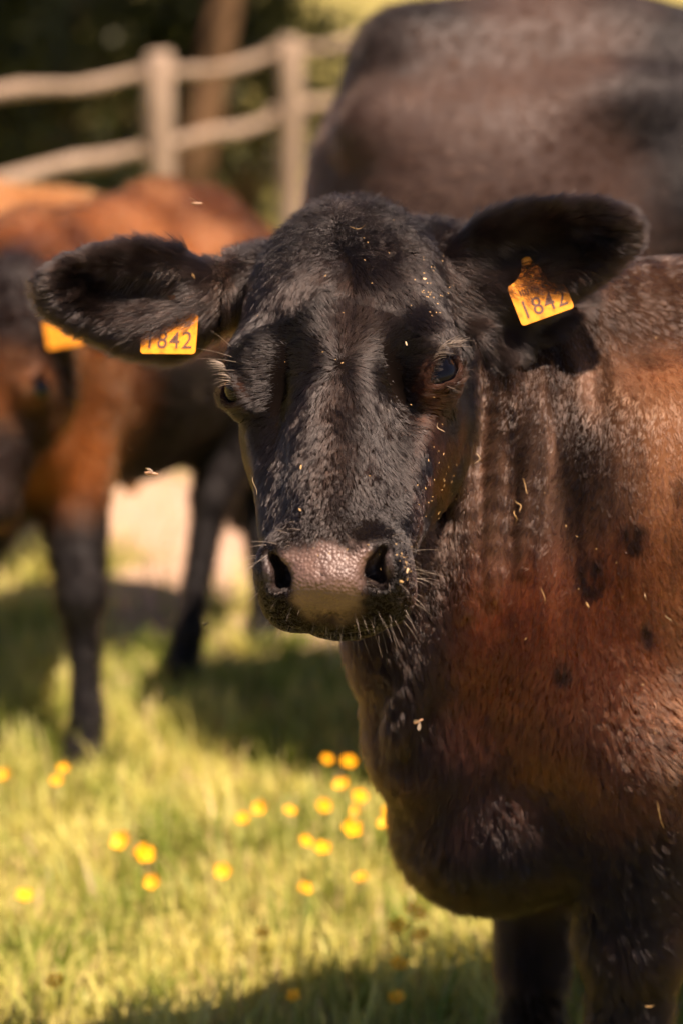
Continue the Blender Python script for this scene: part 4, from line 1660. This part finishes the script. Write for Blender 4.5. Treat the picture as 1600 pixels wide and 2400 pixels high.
for i, (px, py, Y, lb) in enumerate(BLOOMS):
    r_ = ray(px, py)
    top = CAM + r_ * ((1.55 - (rf.uniform(0.15, 0.22) if py < 2040 else rf.uniform(0.09, 0.13))) / -r_[2])
    gz = 0.0
    ox, oy = rf.uniform(-0.03, 0.03), rf.uniform(-0.03, 0.03)
    o = empty('buttercup', (top[0] + ox, top[1] + oy, gz))
    tag(o, lb, 'flower', 'buttercups in the grass')
    path = [(top[0] + ox * (1 - t) ** 2, top[1] + oy * (1 - t) ** 2, -0.01 + (top[2] + 0.01) * t) for t in np.linspace(0, 1, 6)]
    v, f = tube(path, 0.0011, 5)
    mesh_obj('stem', v, f, MAT_STEM, origin=(top[0] + ox, top[1] + oy, 0), parent=o)
    if BLOSSOM is None:
        b = mesh_obj('blossom', bv, bf, MAT_PETAL, world_coords=False)
        BLOSSOM = b.data
    else:
        b = bpy.data.objects.new('blossom', BLOSSOM)
        C.objects.link(b)
    b.parent = o
    b.location = Vector(top) - o.location
    sc_ = rf.uniform(0.8, 1.1) * (1.25 if 'double' in lb or 'broad' in lb or 'largest' in lb else 1.0)
    b.scale = (sc_, sc_, sc_)
    b.rotation_euler = (rf.uniform(0.35, 0.85), rf.uniform(-0.3, 0.3), rf.uniform(-0.7, 0.9))

# ================================================================== flies
MAT_FLY = plain('fly_body', (0.035, 0.025, 0.02), 0.4)
MAT_FLY_TAN = plain('tan_fly_body', (0.30, 0.17, 0.09), 0.5)
MAT_WING = plain('fly_wing', (0.55, 0.45, 0.36), 0.3, 0.5, Alpha=0.65)


def fly(c, heading, up, L_, label, mat, spread=1.0):
    heading, up = unit(heading), unit(up)
    side = unit(np.cross(heading, up))
    up = np.cross(side, heading)
    o = empty('fly', c)
    tag(o, label, 'insect', 'flies around the cow')
    path = [c + heading * L_ * t for t in (-0.5, -0.42, -0.2, 0.0, 0.08, 0.25, 0.33, 0.46, 0.5)]
    v, f = tube(path, np.array([0.03, 0.10, 0.15, 0.13, 0.10, 0.15, 0.09, 0.12, 0.04]) * L_, 10)
    mesh_obj('body', v, f, mat, origin=c, parent=o)
    for s_ in (-1, 1):
        r0 = c + heading * 0.12 * L_ + up * 0.1 * L_
        dr = unit(side * s_ * spread - heading * 0.6 + up * 0.35)
        wd = unit(np.cross(dr, up))
        vv = []
        for t, w_ in ((0, 0.03), (0.3, 0.13), (0.6, 0.19), (0.85, 0.16), (1.0, 0.04)):
            q = r0 + dr * t * L_ * 0.95
            vv += [q - wd * w_ * L_ + up * 0.0, q + wd * w_ * L_]
        ff = [(2 * k, 2 * k + 1, 2 * k + 3, 2 * k + 2) for k in range(4)]
        mesh_obj('wing', vv, ff, MAT_WING, origin=r0, parent=o)


fly(P(355, 1110, 2.70), VX * 0.9 + VD * 0.1, -VD, 0.016, 'pale fly hovering left of the face, in front of the calf', MAT_FLY_TAN)
fly(P(462, 477, 2.85), VX, -VD, 0.013, 'tiny pale fly above the ear on the left', MAT_FLY_TAN, 0.1)
fly(P(485, 1462, 2.75), VX * 0.8 - VD * 0.5, -VD, 0.007, 'tiny dark fly left of the muzzle', MAT_FLY, 0.3)
q, nq = on_cow(968, 1678)
if q is not None:
    fly(q + nq * 0.012, VX * 0.8 - VD * 0.4 , nq, 0.012, 'tan fly sitting on the throat of the front cow', MAT_FLY_TAN)

# ================================================================== straw and chaff on the coat
MAT_STRAW = plain('straw', (0.42, 0.27, 0.11), 0.7)
MAT_STRAW_PALE = plain('pale_straw', (0.52, 0.40, 0.24), 0.7)


def chaff_piece(q, n, d, L_, w_, curl=0.0):
    d = unit(d - n * (d @ n))
    s_ = np.cross(n, d)
    v = []
    for t, ww in ((-0.5, 0.35), (-0.15, 1.0), (0.2, 0.9), (0.5, 0.25)):
        c = q + d * t * L_ + s_ * curl * L_ * (t * t) + n * (0.25 * w_)
        v += [c - s_ * w_ * ww * 0.5, c + n * w_ * 0.45, c + s_ * w_ * ww * 0.5]
    f = []
    for k in range(3):
        for j in range(2):
            f.append((k * 3 + j, k * 3 + j + 1, (k + 1) * 3 + j + 1, (k + 1) * 3 + j))
    return v, f


STRAWS = [((838, 548), 40, -28, 5, 'yellow straw lying across the poll of the front cow'),
          ((985, 664), 12, -10, 9, 'white seed above the eye on the right'),
          ((1015, 1008), 26, 60, 8, 'pale husk on the cheek below the eye'),
          ((1222, 1185), 30, 60, 10, 'curled clump of dried straw on the neck, upper piece'),
          ((1200, 1215), 28, 80, 10, 'curled clump of dried straw on the neck, lower piece'),
          ((1235, 1140), 40, 70, 9, 'thin straw above the dried clump on the neck'),
          ((1545, 1900), 80, 75, 7, 'long thin straw on the shoulder at the right edge'),
          ((1268, 1395), 40, 75, 6, 'short straw on the neck under the dried clump'),
          ((1372, 1415), 18, 60, 6, 'short straw below the large black spot'),
          ((1560, 1442), 28, 45, 7, 'pale straw on the shoulder above the black spot'),
          ((1508, 1392), 20, 80, 6, 'pale straw between the grey spot and the shoulder edge'),
          ((617, 1145), 40, 70, 5, 'pale straw on the shaded cheek of the front cow'),
          ((716, 1103), 14, 80, 8, 'golden seed on the bridge of the nose'),
          ((714, 1203), 14, 40, 7, 'brown seed low on the nose bridge'),
          ((1093, 1072), 26, 50, 9, 'pale husk at the edge between cheek and neck'),
          ((454, 648), 18, 60, 8, 'golden seed at the root of the ear on the left'),
          ((938, 1337), 16, -60, 9, 'pale seed in the upper nostril on the right'),
          ((928, 1358), 16, 20, 9, 'golden seed beside the nostril on the right'),
          ((955, 810), 14, 70, 6, 'pale husk on the brow above the right eye'),
          ((1515, 2345), 40, 20, 12, 'straw clump low on the near foreleg')]
for (px, py), L_, ang, w_, lb in STRAWS:
    q, n = on_cow(px, py)
    if q is None:
        continue
    a = math.radians(ang)
    k = np.linalg.norm(q - CAM) / F_PX
    if L_ >= 20:
        d = VX * math.cos(a) + VD * math.sin(a)
        d = unit(d - n * (d @ n))
        sd = np.cross(n, d)
        cu_ = 0.7 if 'curled' in lb else 0.2
        path = [q + n * (0.011 + 0.004 * math.sin(4 * t + px)) + d * (t - 0.5) * L_ * k + sd * cu_ * 0.14 * L_ * k * math.sin(3.6 * t * (2 if cu_ > 0.5 else 1) + py) for t in np.linspace(0, 1, 12)]
        v, f = tube(path, [w_ * k * 0.10 * r_ for r_ in (0.3, 0.6, 0.9, 1, 0.8, 1.1, 0.9, 0.7, 0.9, 0.7, 0.5, 0.2)], 6)
    else:
        v, f = chaff_piece(q + n * 0.008, n, VX * math.cos(a) + VD * math.sin(a), L_ * k * 0.8, w_ * k * 0.7, 0.25)
    o = mesh_obj('straw', v, f, MAT_STRAW_PALE if 'pale' in lb or 'white' in lb else MAT_STRAW, origin=q)
    tag(o, lb, 'straw', 'straw bits on the cow')
# fine crumbs too small to count
vs, fs, b = [], [], 0
for (cx, cy, sx, sy, n) in ((1000, 700, 18, 40, 26), (1035, 1130, 18, 60, 22), (1000, 1210, 22, 40, 10), (925, 1330, 14, 30, 16), (860, 600, 60, 60, 8), (830, 1290, 60, 14, 8), (800, 1000, 110, 200, 14), (1350, 1350, 140, 200, 16), (1010, 640, 20, 20, 6)):
    for _ in range(n):
        q, nq = on_cow(cx + RNG.normal() * sx, cy + RNG.normal() * sy)
        if q is None:
            continue
        v, f = chaff_piece(q + nq * 0.006, nq, RNG.normal(size=3), RNG.uniform(0.0010, 0.0030), RNG.uniform(0.0006, 0.0014))
        vs += v
        fs += [tuple(i + b for i in ff) for ff in f]
        b += len(v)
o = mesh_obj('chaff', vs, fs, MAT_STRAW)
tag(o, 'fine golden chaff sprinkled over the face and neck', 'chaff', kind='stuff')
